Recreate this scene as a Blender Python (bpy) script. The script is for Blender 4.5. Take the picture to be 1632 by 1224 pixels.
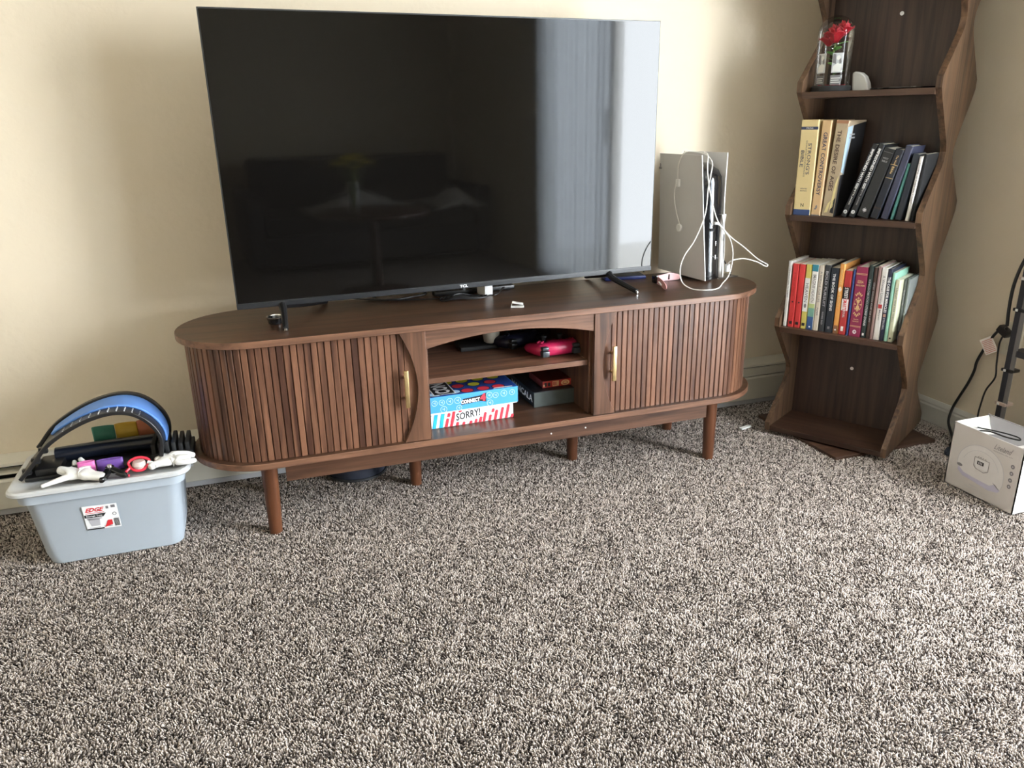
import bpy, bmesh, math, random
from mathutils import Vector, Matrix, noise, Quaternion
random.seed(7)
for o in list(bpy.data.objects): bpy.data.objects.remove(o)
scn = bpy.context.scene
C = scn.collection
PI = math.pi

# ---------------------------------------------------------------- camera
cd = bpy.data.cameras.new('camera'); cam = bpy.data.objects.new('camera', cd); C.objects.link(cam)
p_, y_, r_ = 0.3297, 0.3226, -0.0185
fwd = Vector((math.sin(y_)*math.cos(p_), math.cos(y_)*math.cos(p_), -math.sin(p_)))
rt = Vector((math.cos(y_), -math.sin(y_), 0)); upv = rt.cross(fwd)
rr = math.cos(r_)*rt + math.sin(r_)*upv; uu = -math.sin(r_)*rt + math.cos(r_)*upv
M = Matrix((rr, uu, -fwd)).transposed().to_4x4(); M.translation = Vector((-0.6777, -1.9991, 1.0997))
cam.matrix_world = M
cd.sensor_width = 36; cd.lens = 1226.84/1632*36; cd.clip_start = .05
scn.camera = cam

# ---------------------------------------------------------------- daylight: overcast sky, seen and let in through the patio door
w = bpy.data.worlds.new('overcast_sky'); scn.world = w; w.use_nodes = True
bg = w.node_tree.nodes['Background']; bg.inputs[0].default_value = (.90, .955, 1.0, 1); bg.inputs[1].default_value = 25
DY0, DY1, DZ1 = -2.80, -1.02, 2.06          # patio door opening in the right wall
WX = 1.69; WY = 0.51; BY = -4.7; LX = -2.6; CZ = 2.44
al = bpy.data.lights.new('sky_portal', 'AREA'); al.shape = 'RECTANGLE'; al.size = DZ1-.02; al.size_y = DY1-DY0
al.cycles.is_portal = True
ao = bpy.data.objects.new('sky_portal', al); C.objects.link(ao)
ao.location = (WX+.16, (DY0+DY1)/2, DZ1/2+.01); ao.rotation_euler = (0, PI/2, 0)
scn.view_settings.view_transform = 'Standard'; scn.view_settings.look = 'None'
scn.view_settings.gamma = 1; scn.view_settings.use_curve_mapping = False
scn.view_settings.exposure = 0.86

# ---------------------------------------------------------------- materials
def nt(name):
    m = bpy.data.materials.new(name); m.use_nodes = True
    t = m.node_tree; return m, t, t.nodes['Principled BSDF']
def N(t, typ, **kw):
    n = t.nodes.new(typ)
    for k, v in kw.items(): setattr(n, k, v)
    return n
def plain(name, col, rough=.5, spec=.5, metal=0, var=.06, vscale=30, bump=0, bscale=200, trans=0, coat=0, alpha=1, sheen=0):
    m, t, b = nt(name)
    b.inputs['Roughness'].default_value = rough; b.inputs['Specular IOR Level'].default_value = spec
    b.inputs['Metallic'].default_value = metal; b.inputs['Transmission Weight'].default_value = trans
    b.inputs['Coat Weight'].default_value = coat
    if sheen: b.inputs['Sheen Weight'].default_value = sheen
    tc = N(t, 'ShaderNodeTexCoord'); n = N(t, 'ShaderNodeTexNoise'); n.inputs['Scale'].default_value = vscale
    n.inputs['Detail'].default_value = 3
    t.links.new(tc.outputs['Object'], n.inputs['Vector'])
    mx = N(t, 'ShaderNodeMix', data_type='RGBA')
    c = list(col)+[1]
    mx.inputs[6].default_value = [max(0, x*(1-var)) for x in col]+[1]
    mx.inputs[7].default_value = [min(1, x*(1+var)) for x in col]+[1]
    t.links.new(n.outputs['Fac'], mx.inputs[0]); t.links.new(mx.outputs[2], b.inputs['Base Color'])
    if bump:
        n2 = N(t, 'ShaderNodeTexNoise'); n2.inputs['Scale'].default_value = bscale; n2.inputs['Detail'].default_value = 4
        t.links.new(tc.outputs['Object'], n2.inputs['Vector'])
        bp = N(t, 'ShaderNodeBump'); bp.inputs['Strength'].default_value = bump; bp.inputs['Distance'].default_value = .002
        t.links.new(n2.outputs['Fac'], bp.inputs['Height']); t.links.new(bp.outputs[0], b.inputs['Normal'])
    return m
def s2l(*c): return tuple(((x/255+.055)/1.055)**2.4 if x > 10 else x/255/12.92 for x in c)
def wood(name, axis, dark, light, rough=.42, sc=1.0, spec=.45):
    m, t, b = nt(name)
    tc = N(t, 'ShaderNodeTexCoord'); oi = N(t, 'ShaderNodeObjectInfo')
    mp = N(t, 'ShaderNodeMapping'); s = [55*sc, 55*sc, 55*sc]; s[axis] = 2.6*sc; mp.inputs['Scale'].default_value = s
    ad = N(t, 'ShaderNodeVectorMath', operation='MULTIPLY_ADD')
    cmb = N(t, 'ShaderNodeCombineXYZ')
    for i in range(3): t.links.new(oi.outputs['Random'], cmb.inputs[i])
    ad.inputs[1].default_value = (7.3, 3.1, 5.7)
    t.links.new(cmb.outputs[0], ad.inputs[0]); t.links.new(tc.outputs['Object'], ad.inputs[2])
    t.links.new(ad.outputs[0], mp.inputs['Vector'])
    n = N(t, 'ShaderNodeTexNoise'); n.inputs['Scale'].default_value = 1; n.inputs['Detail'].default_value = 5; n.inputs['Roughness'].default_value = .6; n.inputs['Distortion'].default_value = .4
    t.links.new(mp.outputs[0], n.inputs['Vector'])
    mp2 = N(t, 'ShaderNodeMapping'); s2 = [9*sc]*3; s2[axis] = .9*sc; mp2.inputs['Scale'].default_value = s2
    t.links.new(ad.outputs[0], mp2.inputs['Vector'])
    n2 = N(t, 'ShaderNodeTexNoise'); n2.inputs['Scale'].default_value = 1; n2.inputs['Detail'].default_value = 2; n2.inputs['Distortion'].default_value = 1.2
    t.links.new(mp2.outputs[0], n2.inputs['Vector'])
    am = N(t, 'ShaderNodeMath', operation='MULTIPLY_ADD'); am.inputs[1].default_value = .68
    t.links.new(n.outputs['Fac'], am.inputs[0])
    a2 = N(t, 'ShaderNodeMath', operation='MULTIPLY'); a2.inputs[1].default_value = .32
    t.links.new(n2.outputs['Fac'], a2.inputs[0]); t.links.new(a2.outputs[0], am.inputs[2])
    cr = N(t, 'ShaderNodeValToRGB'); e = cr.color_ramp.elements
    e[0].position = .38; e[0].color = list(dark)+[1]; e[1].position = .60; e[1].color = list(light)+[1]
    t.links.new(am.outputs[0], cr.inputs[0])
    hs = N(t, 'ShaderNodeHueSaturation'); mr = N(t, 'ShaderNodeMapRange'); mr.inputs[3].default_value = .90; mr.inputs[4].default_value = 1.12
    t.links.new(oi.outputs['Random'], mr.inputs[0]); t.links.new(mr.outputs[0], hs.inputs['Value']); t.links.new(cr.outputs[0], hs.inputs['Color'])
    t.links.new(hs.outputs[0], b.inputs['Base Color'])
    b.inputs['Roughness'].default_value = rough; b.inputs['Specular IOR Level'].default_value = spec
    bp = N(t, 'ShaderNodeBump'); bp.inputs['Strength'].default_value = .12; bp.inputs['Distance'].default_value = .001
    t.links.new(n.outputs['Fac'], bp.inputs['Height']); t.links.new(bp.outputs[0], b.inputs['Normal'])
    return m

wd, wl = (.038, .016, .0085), (.130, .060, .033)
WX_ = wood('walnut_grain_x', 0, wd, wl); WZ_ = wood('walnut_grain_z', 2, (.050, .022, .012), (.155, .074, .042), rough=.38)
WTOP = wood('walnut_top', 0, (.028, .013, .0065), (.088, .042, .0225), rough=.33)
SLATM = wood('walnut_slats', 2, (.050, .020, .0115), (.185, .085, .047), rough=.4)
EDGEM = wood('walnut_edge', 0, (.070, .032, .018), (.20, .098, .057), rough=.4)
LEGM = wood('stained_leg', 2, (.070, .024, .010), (.12, .044, .019), rough=.35)
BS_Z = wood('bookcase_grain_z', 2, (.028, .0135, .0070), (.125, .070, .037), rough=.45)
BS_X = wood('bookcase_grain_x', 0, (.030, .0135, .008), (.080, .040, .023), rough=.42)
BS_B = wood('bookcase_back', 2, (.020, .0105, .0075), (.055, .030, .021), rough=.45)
DARKGAP = plain('dark_backing', (.012, .007, .005), .8)

def wallmat(name, col):
    m, t, b = nt(name)
    b.inputs['Base Color'].default_value = list(col)+[1]; b.inputs['Roughness'].default_value = .6; b.inputs['Specular IOR Level'].default_value = .3
    tc = N(t, 'ShaderNodeTexCoord'); n = N(t, 'ShaderNodeTexNoise'); n.inputs['Scale'].default_value = 75; n.inputs['Detail'].default_value = 3
    n2 = N(t, 'ShaderNodeTexVoronoi'); n2.inputs['Scale'].default_value = 38; n2.feature = 'SMOOTH_F1'
    t.links.new(tc.outputs['Object'], n.inputs['Vector']); t.links.new(tc.outputs['Object'], n2.inputs['Vector'])
    a = N(t, 'ShaderNodeMath', operation='ADD'); t.links.new(n.outputs['Fac'], a.inputs[0]); t.links.new(n2.outputs['Distance'], a.inputs[1])
    bp = N(t, 'ShaderNodeBump'); bp.inputs['Strength'].default_value = .22; bp.inputs['Distance'].default_value = .003
    t.links.new(a.outputs[0], bp.inputs['Height']); t.links.new(bp.outputs[0], b.inputs['Normal'])
    return m
WALL = wallmat('cream_orange_peel_paint', (.70, .61, .47))
CEIL = wallmat('white_ceiling', (.74, .72, .66))
TRIM = plain('white_trim_paint', (.55, .53, .48), .4, var=.02)
HEAT = plain('heater_enamel', (.62, .59, .50), .35, var=.03)
BLACK = plain('black_plastic', (.012, .012, .013), .35)
BLACKM = plain('matte_black', (.015, .015, .016), .7)
SCREEN = plain('tv_screen_glass', (.004, .0035, .003), .045, spec=.25, var=0)
BEZEL = plain('tv_bezel', (.02, .021, .023), .3)
CHIN = plain('tv_chin', (.014, .015, .017), .35)
METAL = plain('silver_tip', (.8, .8, .8), .25, metal=1)
BRASS = plain('brushed_brass', (.78, .60, .30), .33, metal=1)
WHITEP = plain('white_plastic', (.78, .78, .76), .4, var=.02)
WHITEC = plain('white_cable', (.80, .78, .73), .45, var=.02)
GREYP = plain('grey_plastic', (.45, .45, .46), .45)
GLOSSB = plain('piano_black', (.01, .01, .011), .12, coat=.6)
CARD = plain('white_card', (.80, .79, .76), .6, var=.03, bump=.2, bscale=25)
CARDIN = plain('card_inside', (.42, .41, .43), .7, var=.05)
INK = plain('black_ink', (.012, .012, .014), .6)
INKG = plain('grey_ink', (.20, .19, .20), .6)
LGREY = plain('light_grey_ink', (.48, .47, .50), .6)
LILAC = plain('lilac_ink', (.48, .46, .58), .6)
WHITEI = plain('white_ink', (.85, .85, .85), .55, var=.01)
REDI = plain('red_ink', (.70, .03, .04), .5)
GOLD = plain('gold_foil', (.72, .52, .25), .4, metal=.3)
PAPER = plain('book_pages', (.66, .61, .50), .8, var=.12, vscale=120)

# ---------------------------------------------------------------- mesh helpers
class MB:
    def __init__(s): s.bm = bmesh.new()
    def box(s, lo, hi, mx=None, bev=0):
        c = [(a+b)/2 for a, b in zip(lo, hi)]; d = [abs(b-a) for a, b in zip(lo, hi)]
        r = bmesh.ops.create_cube(s.bm, size=1, matrix=Matrix.Translation(c) @ Matrix.Diagonal((*d, 1)))
        vs = r['verts']
        if bev:
            es = list({e for v in vs for e in v.link_edges})
            rb = bmesh.ops.bevel(s.bm, geom=es, offset=bev, segments=2, affect='EDGES', profile=.6)
            vs = list({v for f in rb['faces'] for v in f.verts} | {v for v in vs if v.is_valid})
            vs = s._island(vs)
        if mx is not None: bmesh.ops.transform(s.bm, matrix=mx, verts=vs)
        return s
    def _island(s, vs):
        seen = set(vs); st = list(vs)
        while st:
            v = st.pop()
            for e in v.link_edges:
                o = e.other_vert(v)
                if o not in seen: seen.add(o); st.append(o)
        return list(seen)
    def cone(s, a, b, ra, rb, n=16, cap=True):
        a, b = Vector(a), Vector(b); d = b-a; q = d.to_track_quat('Z', 'Y').to_matrix()
        rings = []
        for P, r in ((a, ra), (b, rb)):
            rings.append([s.bm.verts.new(P+q@Vector((r*math.cos(2*PI*i/n), r*math.sin(2*PI*i/n), 0))) for i in range(n)])
        for i in range(n): s.bm.faces.new((rings[0][i], rings[0][(i+1) % n], rings[1][(i+1) % n], rings[1][i]))
        if cap: s.bm.faces.new(rings[0][::-1]); s.bm.faces.new(rings[1])
        return s
    def cyl(s, a, b, r, n=16): return s.cone(a, b, r, r, n)
    def loft(s, rings, cap=True, closed=True):
        R = [[s.bm.verts.new(p) for p in ring] for ring in rings]; n = len(R[0])
        for a, b in zip(R, R[1:]):
            for i in range(n if closed else n-1):
                s.bm.faces.new((a[i], a[(i+1) % n], b[(i+1) % n], b[i]))
        if cap: s.bm.faces.new(R[0][::-1]); s.bm.faces.new(R[-1])
        return s
    def lathe(s, prof, n=24, c=(0, 0, 0), cap=True):
        return s.loft([[(c[0]+r*math.cos(2*PI*i/n), c[1]+r*math.sin(2*PI*i/n), c[2]+z) for i in range(n)] for r, z in prof], cap)
    def prism(s, pts, mapf, d0, d1):
        # pts 2D polygon; mapf(a,b,d)->3D
        A = [s.bm.verts.new(mapf(a, b, d0)) for a, b in pts]; B = [s.bm.verts.new(mapf(a, b, d1)) for a, b in pts]
        n = len(pts)
        s.bm.faces.new(A[::-1]); s.bm.faces.new(B)
        for i in range(n): s.bm.faces.new((A[i], A[(i+1) % n], B[(i+1) % n], B[i]))
        return s
    def tube(s, pts, r, n=8, res=6, smooth=True, cap=True):
        P = [Vector(p) for p in pts]
        if smooth and len(P) > 2:
            Q = []
            for i in range(len(P)-1):
                a = P[i-1] if i else P[0]*2-P[1]; b, c = P[i], P[i+1]; d = P[i+2] if i+2 < len(P) else P[-1]*2-P[-2]
                for k in range(res):
                    t = k/res
                    Q.append(.5*((2*b)+(c-a)*t+(2*a-5*b+4*c-d)*t*t+(3*b-a-3*c+d)*t**3))
            Q.append(P[-1]); P = Q
        rings = []; tprev = None; q = None
        for i, p in enumerate(P):
            t = (P[min(i+1, len(P)-1)]-P[max(i-1, 0)]).normalized()
            if q is None: q = t.to_track_quat('Z', 'Y')
            else: q = tprev.rotation_difference(t) @ q
            tprev = t
            rad = r(i/(len(P)-1)) if callable(r) else r
            rings.append([p+q@Vector((rad*math.cos(2*PI*k/n), rad*math.sin(2*PI*k/n), 0)) for k in range(n)])
        return s.loft(rings, cap)
    def quad(s, a, b, c, d): s.bm.faces.new([s.bm.verts.new(x) for x in (a, b, c, d)]); return s
    def build(s, name, mat, parent=None, smooth=True, bevel=0, solid=0, subsurf=0, ang=35):
        bmesh.ops.recalc_face_normals(s.bm, faces=s.bm.faces[:])
        me = bpy.data.meshes.new(name); s.bm.to_mesh(me); s.bm.free()
        return link(name, me, mat, parent, smooth, bevel, solid, subsurf, ang)
def link(name, me, mat, parent=None, smooth=True, bevel=0, solid=0, subsurf=0, ang=35):
    o = bpy.data.objects.new(name, me); C.objects.link(o)
    if mat and not me.materials: me.materials.append(mat)
    if smooth:
        me.shade_smooth()
        try: me.set_sharp_from_angle(angle=math.radians(ang))
        except Exception: pass
    if solid:
        m = o.modifiers.new('s', 'SOLIDIFY'); m.thickness = solid; m.offset = 0
    if bevel:
        m = o.modifiers.new('b', 'BEVEL'); m.width = bevel; m.segments = 2; m.limit_method = 'ANGLE'; m.angle_limit = math.radians(40)
    if subsurf:
        m = o.modifiers.new('u', 'SUBSURF'); m.levels = m.render_levels = subsurf
    o.parent = parent
    return o
def thing(name, label, cat, loc=(0, 0, 0), rot=(0, 0, 0), group=None):
    o = bpy.data.objects.new(name, None); C.objects.link(o); o.empty_display_size = .05
    o.location = loc; o.rotation_euler = rot; o['label'] = label; o['category'] = cat
    if group: o['group'] = group
    return o
def tag(o, label, cat, group=None):
    o['label'] = label; o['category'] = cat
    if group: o['group'] = group
    return o
def struct(o): o['kind'] = 'structure'; return o
def rrect(cx, cy, hx, hy, r, z, n=6):
    out = []
    for k, (sx, sy) in enumerate(((1, 1), (-1, 1), (-1, -1), (1, -1))):
        for i in range(n+1):
            a = k*PI/2+i/n*PI/2
            out.append((cx+sx*(hx-r)+r*math.cos(a), cy+sy*(hy-r)+r*math.sin(a), z))
    return out
_tc = {}
def text_pts(body, bold=0):
    k = (body, bold)
    if k not in _tc:
        cu = bpy.data.curves.new('t', 'FONT'); cu.body = body; cu.size = 1; cu.offset = bold; cu.resolution_u = 2
        cu.space_line = .85; cu.align_x = 'CENTER'
        o = bpy.data.objects.new('t', cu); C.objects.link(o)
        dg = bpy.context.evaluated_depsgraph_get()
        me = bpy.data.meshes.new_from_object(o.evaluated_get(dg))
        vs = [v.co.copy() for v in me.vertices]; fs = [tuple(p.vertices) for p in me.polygons]
        bpy.data.objects.remove(o); bpy.data.curves.remove(cu); bpy.data.meshes.remove(me)
        x0 = min(v.x for v in vs); x1 = max(v.x for v in vs); y0 = min(v.y for v in vs); y1 = max(v.y for v in vs)
        _tc[k] = ([((v.x-x0)/(x1-x0)-.5, (v.y-y0)/(y1-y0)-.5) for v in vs], fs)
    return _tc[k]
def text(body, o, rgt, up_, w, h, mat, parent, name='printed_title', bold=0, skew=0):
    vs, fs = text_pts(body, bold); o, rgt, up_ = Vector(o), Vector(rgt).normalized(), Vector(up_).normalized()
    me = bpy.data.meshes.new(name); me.from_pydata([o+rgt*((x+skew*y)*w)+up_*(y*h) for x, y in vs], [], fs)
    return link(name, me, mat, parent, smooth=False)
def decal(polys, o, rgt, up_, mat, parent, name='printed_mark'):
    # flat print made of 2D polygons
    o, rgt, up_ = Vector(o), Vector(rgt).normalized(), Vector(up_).normalized(); vs = []; fs = []
    for P in polys:
        fs.append(tuple(range(len(vs), len(vs)+len(P)))); vs += [o+rgt*x+up_*y for x, y in P]
    me = bpy.data.meshes.new(name); me.from_pydata(vs, [], fs)
    return link(name, me, mat, parent, smooth=False)
def ell(cx, cy, a, b, n=20, rot=0, t0=0, t1=2*PI):
    return [(cx+a*math.cos(t0+(t1-t0)*i/n)*math.cos(rot)-b*math.sin(t0+(t1-t0)*i/n)*math.sin(rot),
             cy+a*math.cos(t0+(t1-t0)*i/n)*math.sin(rot)+b*math.sin(t0+(t1-t0)*i/n)*math.cos(rot)) for i in range(n)]
def ringp(cx, cy, a, b, w, n=20, t0=0, t1=2*PI):
    out = []
    for i in range(n):
        u, v = t0+(t1-t0)*i/n, t0+(t1-t0)*(i+1)/n
        out.append([(cx+a*math.cos(u), cy+b*math.sin(u)), (cx+a*math.cos(v), cy+b*math.sin(v)),
                    (cx+(a-w)*math.cos(v), cy+(b-w)*math.sin(v)), (cx+(a-w)*math.cos(u), cy+(b-w)*math.sin(u))])
    return out
def rect(x0, y0, x1, y1): return [(x0, y0), (x1, y0), (x1, y1), (x0, y1)]
def line2(pts, w):
    out = []
    for a, b in zip(pts, pts[1:]):
        d = Vector((b[0]-a[0], b[1]-a[1])); n = Vector((-d.y, d.x)).normalized()*w/2
        out.append([(a[0]+n.x, a[1]+n.y), (a[0]-n.x, a[1]-n.y), (b[0]-n.x, b[1]-n.y), (b[0]+n.x, b[1]+n.y)])
    return out
def skin(name, verts, edges, radii, mat, parent, sub=2, root=0):
    me = bpy.data.meshes.new(name); me.from_pydata(verts, edges, []); o = bpy.data.objects.new(name, me); C.objects.link(o)
    o.modifiers.new('k', 'SKIN'); sm = o.modifiers.new('u', 'SUBSURF'); sm.levels = sm.render_levels = sub
    for i, r in enumerate(radii): me.skin_vertices[0].data[i].radius = (r, r) if not isinstance(r, tuple) else r
    me.skin_vertices[0].data[root].use_root = True
    dg = bpy.context.evaluated_depsgraph_get(); m2 = bpy.data.meshes.new_from_object(o.evaluated_get(dg))
    bpy.data.objects.remove(o); m2.name = name
    return link(name, m2, mat, parent, smooth=True, ang=180)

# ================================================================ ROOM
FZ = -.009
struct(MB().box((LX-.1, BY-.1, FZ-.12), (WX+.1, WY+.1, FZ)).build('floor', None, smooth=False))
fl = bpy.data.objects['floor']
m, t, b = nt('carpet_backing'); n = N(t, 'ShaderNodeTexNoise'); tc = N(t, 'ShaderNodeTexCoord'); n.inputs['Scale'].default_value = 220; n.inputs['Detail'].default_value = 2
cr = N(t, 'ShaderNodeValToRGB'); cr.color_ramp.elements[0].position = .4; cr.color_ramp.elements[0].color = (.12, .095, .08, 1); cr.color_ramp.elements[1].position = .6; cr.color_ramp.elements[1].color = (.42, .37, .33, 1)
t.links.new(tc.outputs['Object'], n.inputs['Vector']); t.links.new(n.outputs['Fac'], cr.inputs[0]); t.links.new(cr.outputs[0], b.inputs['Base Color']); b.inputs['Roughness'].default_value = 1
fl.data.materials.append(m)
struct(MB().box((LX-.1, BY-.1, CZ), (WX+.1, WY+.1, CZ+.1)).build('ceiling', CEIL, smooth=False))
struct(MB().box((LX-.1, WY, FZ), (WX+.1, WY+.1, CZ)).build('wall_back', WALL, smooth=False))
struct(MB().box((LX-.1, BY-.1, FZ), (LX, WY, CZ)).build('wall_left', WALL, smooth=False))
struct(MB().box((LX, BY-.1, FZ), (WX, BY, CZ)).build('wall_rear', WALL, smooth=False))
wr = MB(); wr.box((WX, DY1, FZ), (WX+.1, WY, CZ)); wr.box((WX, BY-.1, FZ), (WX+.1, DY0, CZ)); wr.box((WX, DY0, DZ1), (WX+.1, DY1, CZ)); wr.box((WX, DY0, FZ), (WX+.1, DY1, .012))
struct(wr.build('wall_right', WALL, smooth=False))
# right baseboard with moulded top
def baseboard(y0, y1):
    prof = [(WX, 0), (WX-.014, 0), (WX-.014, .062), (WX-.011, .068), (WX-.011, .074), (WX-.006, .084), (WX-.003, .088), (WX, .088)]
    mb = MB(); mb.prism(prof, lambda a, b, d: (a, d, b+FZ), y0, y1); return mb
struct(baseboard(DY1+.07, WY).build('baseboard_right', TRIM, ang=25))
# patio door
dr = MB()
for y in (DY0, (DY0+DY1)/2-.03, DY1-.06): dr.box((WX+.02, y, .012), (WX+.09, y+.06, DZ1))
dr.box((WX+.02, DY0, .012), (WX+.09, DY1, .07)); dr.box((WX+.02, DY0, DZ1-.06), (WX+.09, DY1, DZ1))
door = struct(dr.build('door_1', WHITEP, smooth=False, bevel=.003))
m, t, b = nt('window_glass'); t.nodes.remove(b); tr = N(t, 'ShaderNodeBsdfTransparent'); gl = N(t, 'ShaderNodeBsdfGlossy'); gl.inputs['Roughness'].default_value = .02
fr = N(t, 'ShaderNodeFresnel'); fr.inputs[0].default_value = 1.3; mx = N(t, 'ShaderNodeMixShader')
t.links.new(fr.outputs[0], mx.inputs[0]); t.links.new(tr.outputs[0], mx.inputs[1]); t.links.new(gl.outputs[0], mx.inputs[2]); t.links.new(mx.outputs[0], t.nodes['Material Output'].inputs[0])
GLASS = m
for y0, y1 in ((DY0+.06, (DY0+DY1)/2-.03), ((DY0+DY1)/2+.03, DY1-.06)):
    MB().quad((WX+.055, y0, .07), (WX+.055, y1, .07), (WX+.055, y1, DZ1-.06), (WX+.055, y0, DZ1-.06)).build('glass_pane', GLASS, door, smooth=False)
MB().box((WX-.012, (DY0+DY1)/2-.012, .95), (WX+.02, (DY0+DY1)/2+.012, 1.15), bev=.004).build('door_handle', WHITEP, door)
tm = MB()
for lo, hi in (((WX-.012, DY0-.07, FZ), (WX, DY0, DZ1+.07)), ((WX-.012, DY1, FZ), (WX, DY1+.07, DZ1+.07)), ((WX-.012, DY0, DZ1), (WX, DY1, DZ1+.07))): tm.box(lo, hi)
struct(tm.build('trim_1', TRIM, smooth=False, bevel=.003))
# balcony slab outside
o = MB().box((WX+.1, -4.2, -.2), (WX+2.2, .6, -.08)).build('balcony_slab', plain('pale_concrete', (.82, .82, .80), .9), smooth=False); struct(o)
# sheer curtain over the rear half of the door
cv = thing('sheer_curtain', 'pale sheer curtain panel drawn over the rear half of the patio door', 'curtain', (WX-.05, -2.3, 0))
m, t, b = nt('sheer_fabric'); t.nodes.remove(b); tr = N(t, 'ShaderNodeBsdfTransparent'); tr.inputs[0].default_value = (.9, .95, 1, 1); tl = N(t, 'ShaderNodeBsdfTranslucent'); tl.inputs[0].default_value = (.62, .66, .70, 1); df = N(t, 'ShaderNodeBsdfDiffuse'); df.inputs[0].default_value = (.6, .62, .64, 1)
m1 = N(t, 'ShaderNodeMixShader'); m1.inputs[0].default_value = .5; m2 = N(t, 'ShaderNodeMixShader'); m2.inputs[0].default_value = .78
t.links.new(tl.outputs[0], m1.inputs[1]); t.links.new(df.outputs[0], m1.inputs[2]); t.links.new(tr.outputs[0], m2.inputs[1]); t.links.new(m1.outputs[0], m2.inputs[2]); t.links.new(m2.outputs[0], t.nodes['Material Output'].inputs[0])
vs, fs = [], []; NN = 120
for i in range(NN+1):
    y = -.50+.98*i/NN; x = .014*math.sin(i*.75)+.006*math.sin(i*1.9)
    vs += [(x, y, .03), (x*.8, y, 2.10)]
    if i: fs.append((2*i-2, 2*i, 2*i+1, 2*i-1))
me = bpy.data.meshes.new('curtain_panel'); me.from_pydata(vs, [], fs); link('curtain_panel', me, m, cv, ang=180)
MB().cyl((0, -.55, 2.12), (0, 1.35, 2.12), .011).build('curtain_rod', METAL, cv)

# baseboard heater along the back wall: fixed back, sloped hood, dampers, front panels
ht = thing('baseboard_heater', 'long cream enamel baseboard heater running along the back wall', 'heater', (0, WY, 0))
x0, x1 = LX+.02, 1.60
hb = MB(); hb.prism([(0, .178), (-.004, .178), (-.062, .168), (-.064, .160), (-.058, .158), (0, .166)], lambda a, b, d: (d, a-.001, b), x0, x1)
hb.build('hood', HEAT, ht, ang=20)
MB().box((x0, -.012, .012), (x1, -.001, .17)).build('back_plate', BLACKM, ht, smooth=False)
mb = MB()
for k in range(0, 420): mb.box((x0+.01+k*.01, -.05, .03), (x0+.0107+k*.01, -.014, .10))
fn = mb.build('fins', GREYP, ht, smooth=False); fn['kind'] = 'stuff'
def hpanel(a, b):
    p = MB(); p.prism([(-.058, .022), (-.064, .026), (-.066, .112), (-.060, .119), (-.052, .119), (-.052, .116), (-.061, .110), (-.060, .028), (-.054, .022)], lambda u, v, d: (d, u, v), a, b)
    return p.build('front_panel', HEAT, ht, ang=25)
for a, b in ((x0, -1.1), (-1.098, .2), (.202, x1)): hpanel(a, b)
MB().prism([(-.060, .140), (-.062, .134), (-.036, .142), (-.036, .146)], lambda u, v, d: (d, u, v), x0, -.2).build('damper', HEAT, ht, ang=20)
MB().prism([(-.062, .156), (-.065, .124), (-.062, .122), (-.058, .156)], lambda u, v, d: (d, u, v), -.2, x1).build('damper', HEAT, ht, ang=20)
MB().box((x0, -.056, .004), (x1, -.052, .024)).build('toe_plate', GREYP, ht, smooth=False)

# ================================================================ CARPET PILE (real tufts in patches spread over the floor)
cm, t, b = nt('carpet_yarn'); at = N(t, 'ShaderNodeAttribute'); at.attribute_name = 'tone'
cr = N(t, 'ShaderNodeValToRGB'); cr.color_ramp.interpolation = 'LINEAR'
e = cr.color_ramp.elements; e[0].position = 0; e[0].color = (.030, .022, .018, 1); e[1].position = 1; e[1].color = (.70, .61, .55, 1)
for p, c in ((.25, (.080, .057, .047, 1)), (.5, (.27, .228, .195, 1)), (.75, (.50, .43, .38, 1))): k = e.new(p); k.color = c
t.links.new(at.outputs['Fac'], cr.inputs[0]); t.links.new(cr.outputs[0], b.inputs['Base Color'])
b.inputs['Roughness'].default_value = .95; b.inputs['Specular IOR Level'].default_value = .1; b.inputs['Sheen Weight'].default_value = .25
PS = .12; NT = 31
patches = []
pc = bpy.data.collections.new('carpet_pieces')
for v in range(8):
    vs, fs, tone = [], [], []
    for i in range(NT):
        for j in range(NT):
            x = (i+.5+random.uniform(-.42, .42))/NT*PS-PS/2; y = (j+.5+random.uniform(-.42, .42))/NT*PS-PS/2
            nv = noise.noise_vector(Vector((x*28, y*28, v*9.1)))
            h = .0088+.0032*random.random()+.0016*nv.z; r = random.uniform(.0014, .0021)
            lx, ly = nv.x*.0065+random.gauss(0, .0018), nv.y*.0065+random.gauss(0, .0018)
            tn = random.choices((random.uniform(0, .25), random.uniform(.35, .6), random.uniform(.65, 1)), (22, 30, 48))[0]
            b0 = len(vs); a0 = random.random()*6.28
            prof = ((0, .75, 0), (.45, 1.15, .25), (.85, 1.0, .75), (1.0, .45, 1))
            for zf, rf, lf in prof:
                for k in range(4):
                    a = a0+k*PI/2+zf*1.2
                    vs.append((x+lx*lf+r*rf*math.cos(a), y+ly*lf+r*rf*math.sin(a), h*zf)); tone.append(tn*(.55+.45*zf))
            for L in range(3):
                for k in range(4): fs.append((b0+L*4+k, b0+L*4+(k+1) % 4, b0+L*4+4+(k+1) % 4, b0+L*4+4+k))
            fs.append(tuple(b0+12+k for k in range(4)))
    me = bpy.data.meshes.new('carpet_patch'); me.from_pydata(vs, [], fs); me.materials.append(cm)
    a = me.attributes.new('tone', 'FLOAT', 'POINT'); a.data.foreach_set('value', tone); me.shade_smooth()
    o = bpy.data.objects.new('carpet_patch', me); pc.objects.link(o); patches.append(o)
pts = []; nx = int((WX-LX-.04)/PS); ny = int((WY-.03+2.75)/PS)
gx = bpy.data.meshes.new('carpet_pile')
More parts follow.
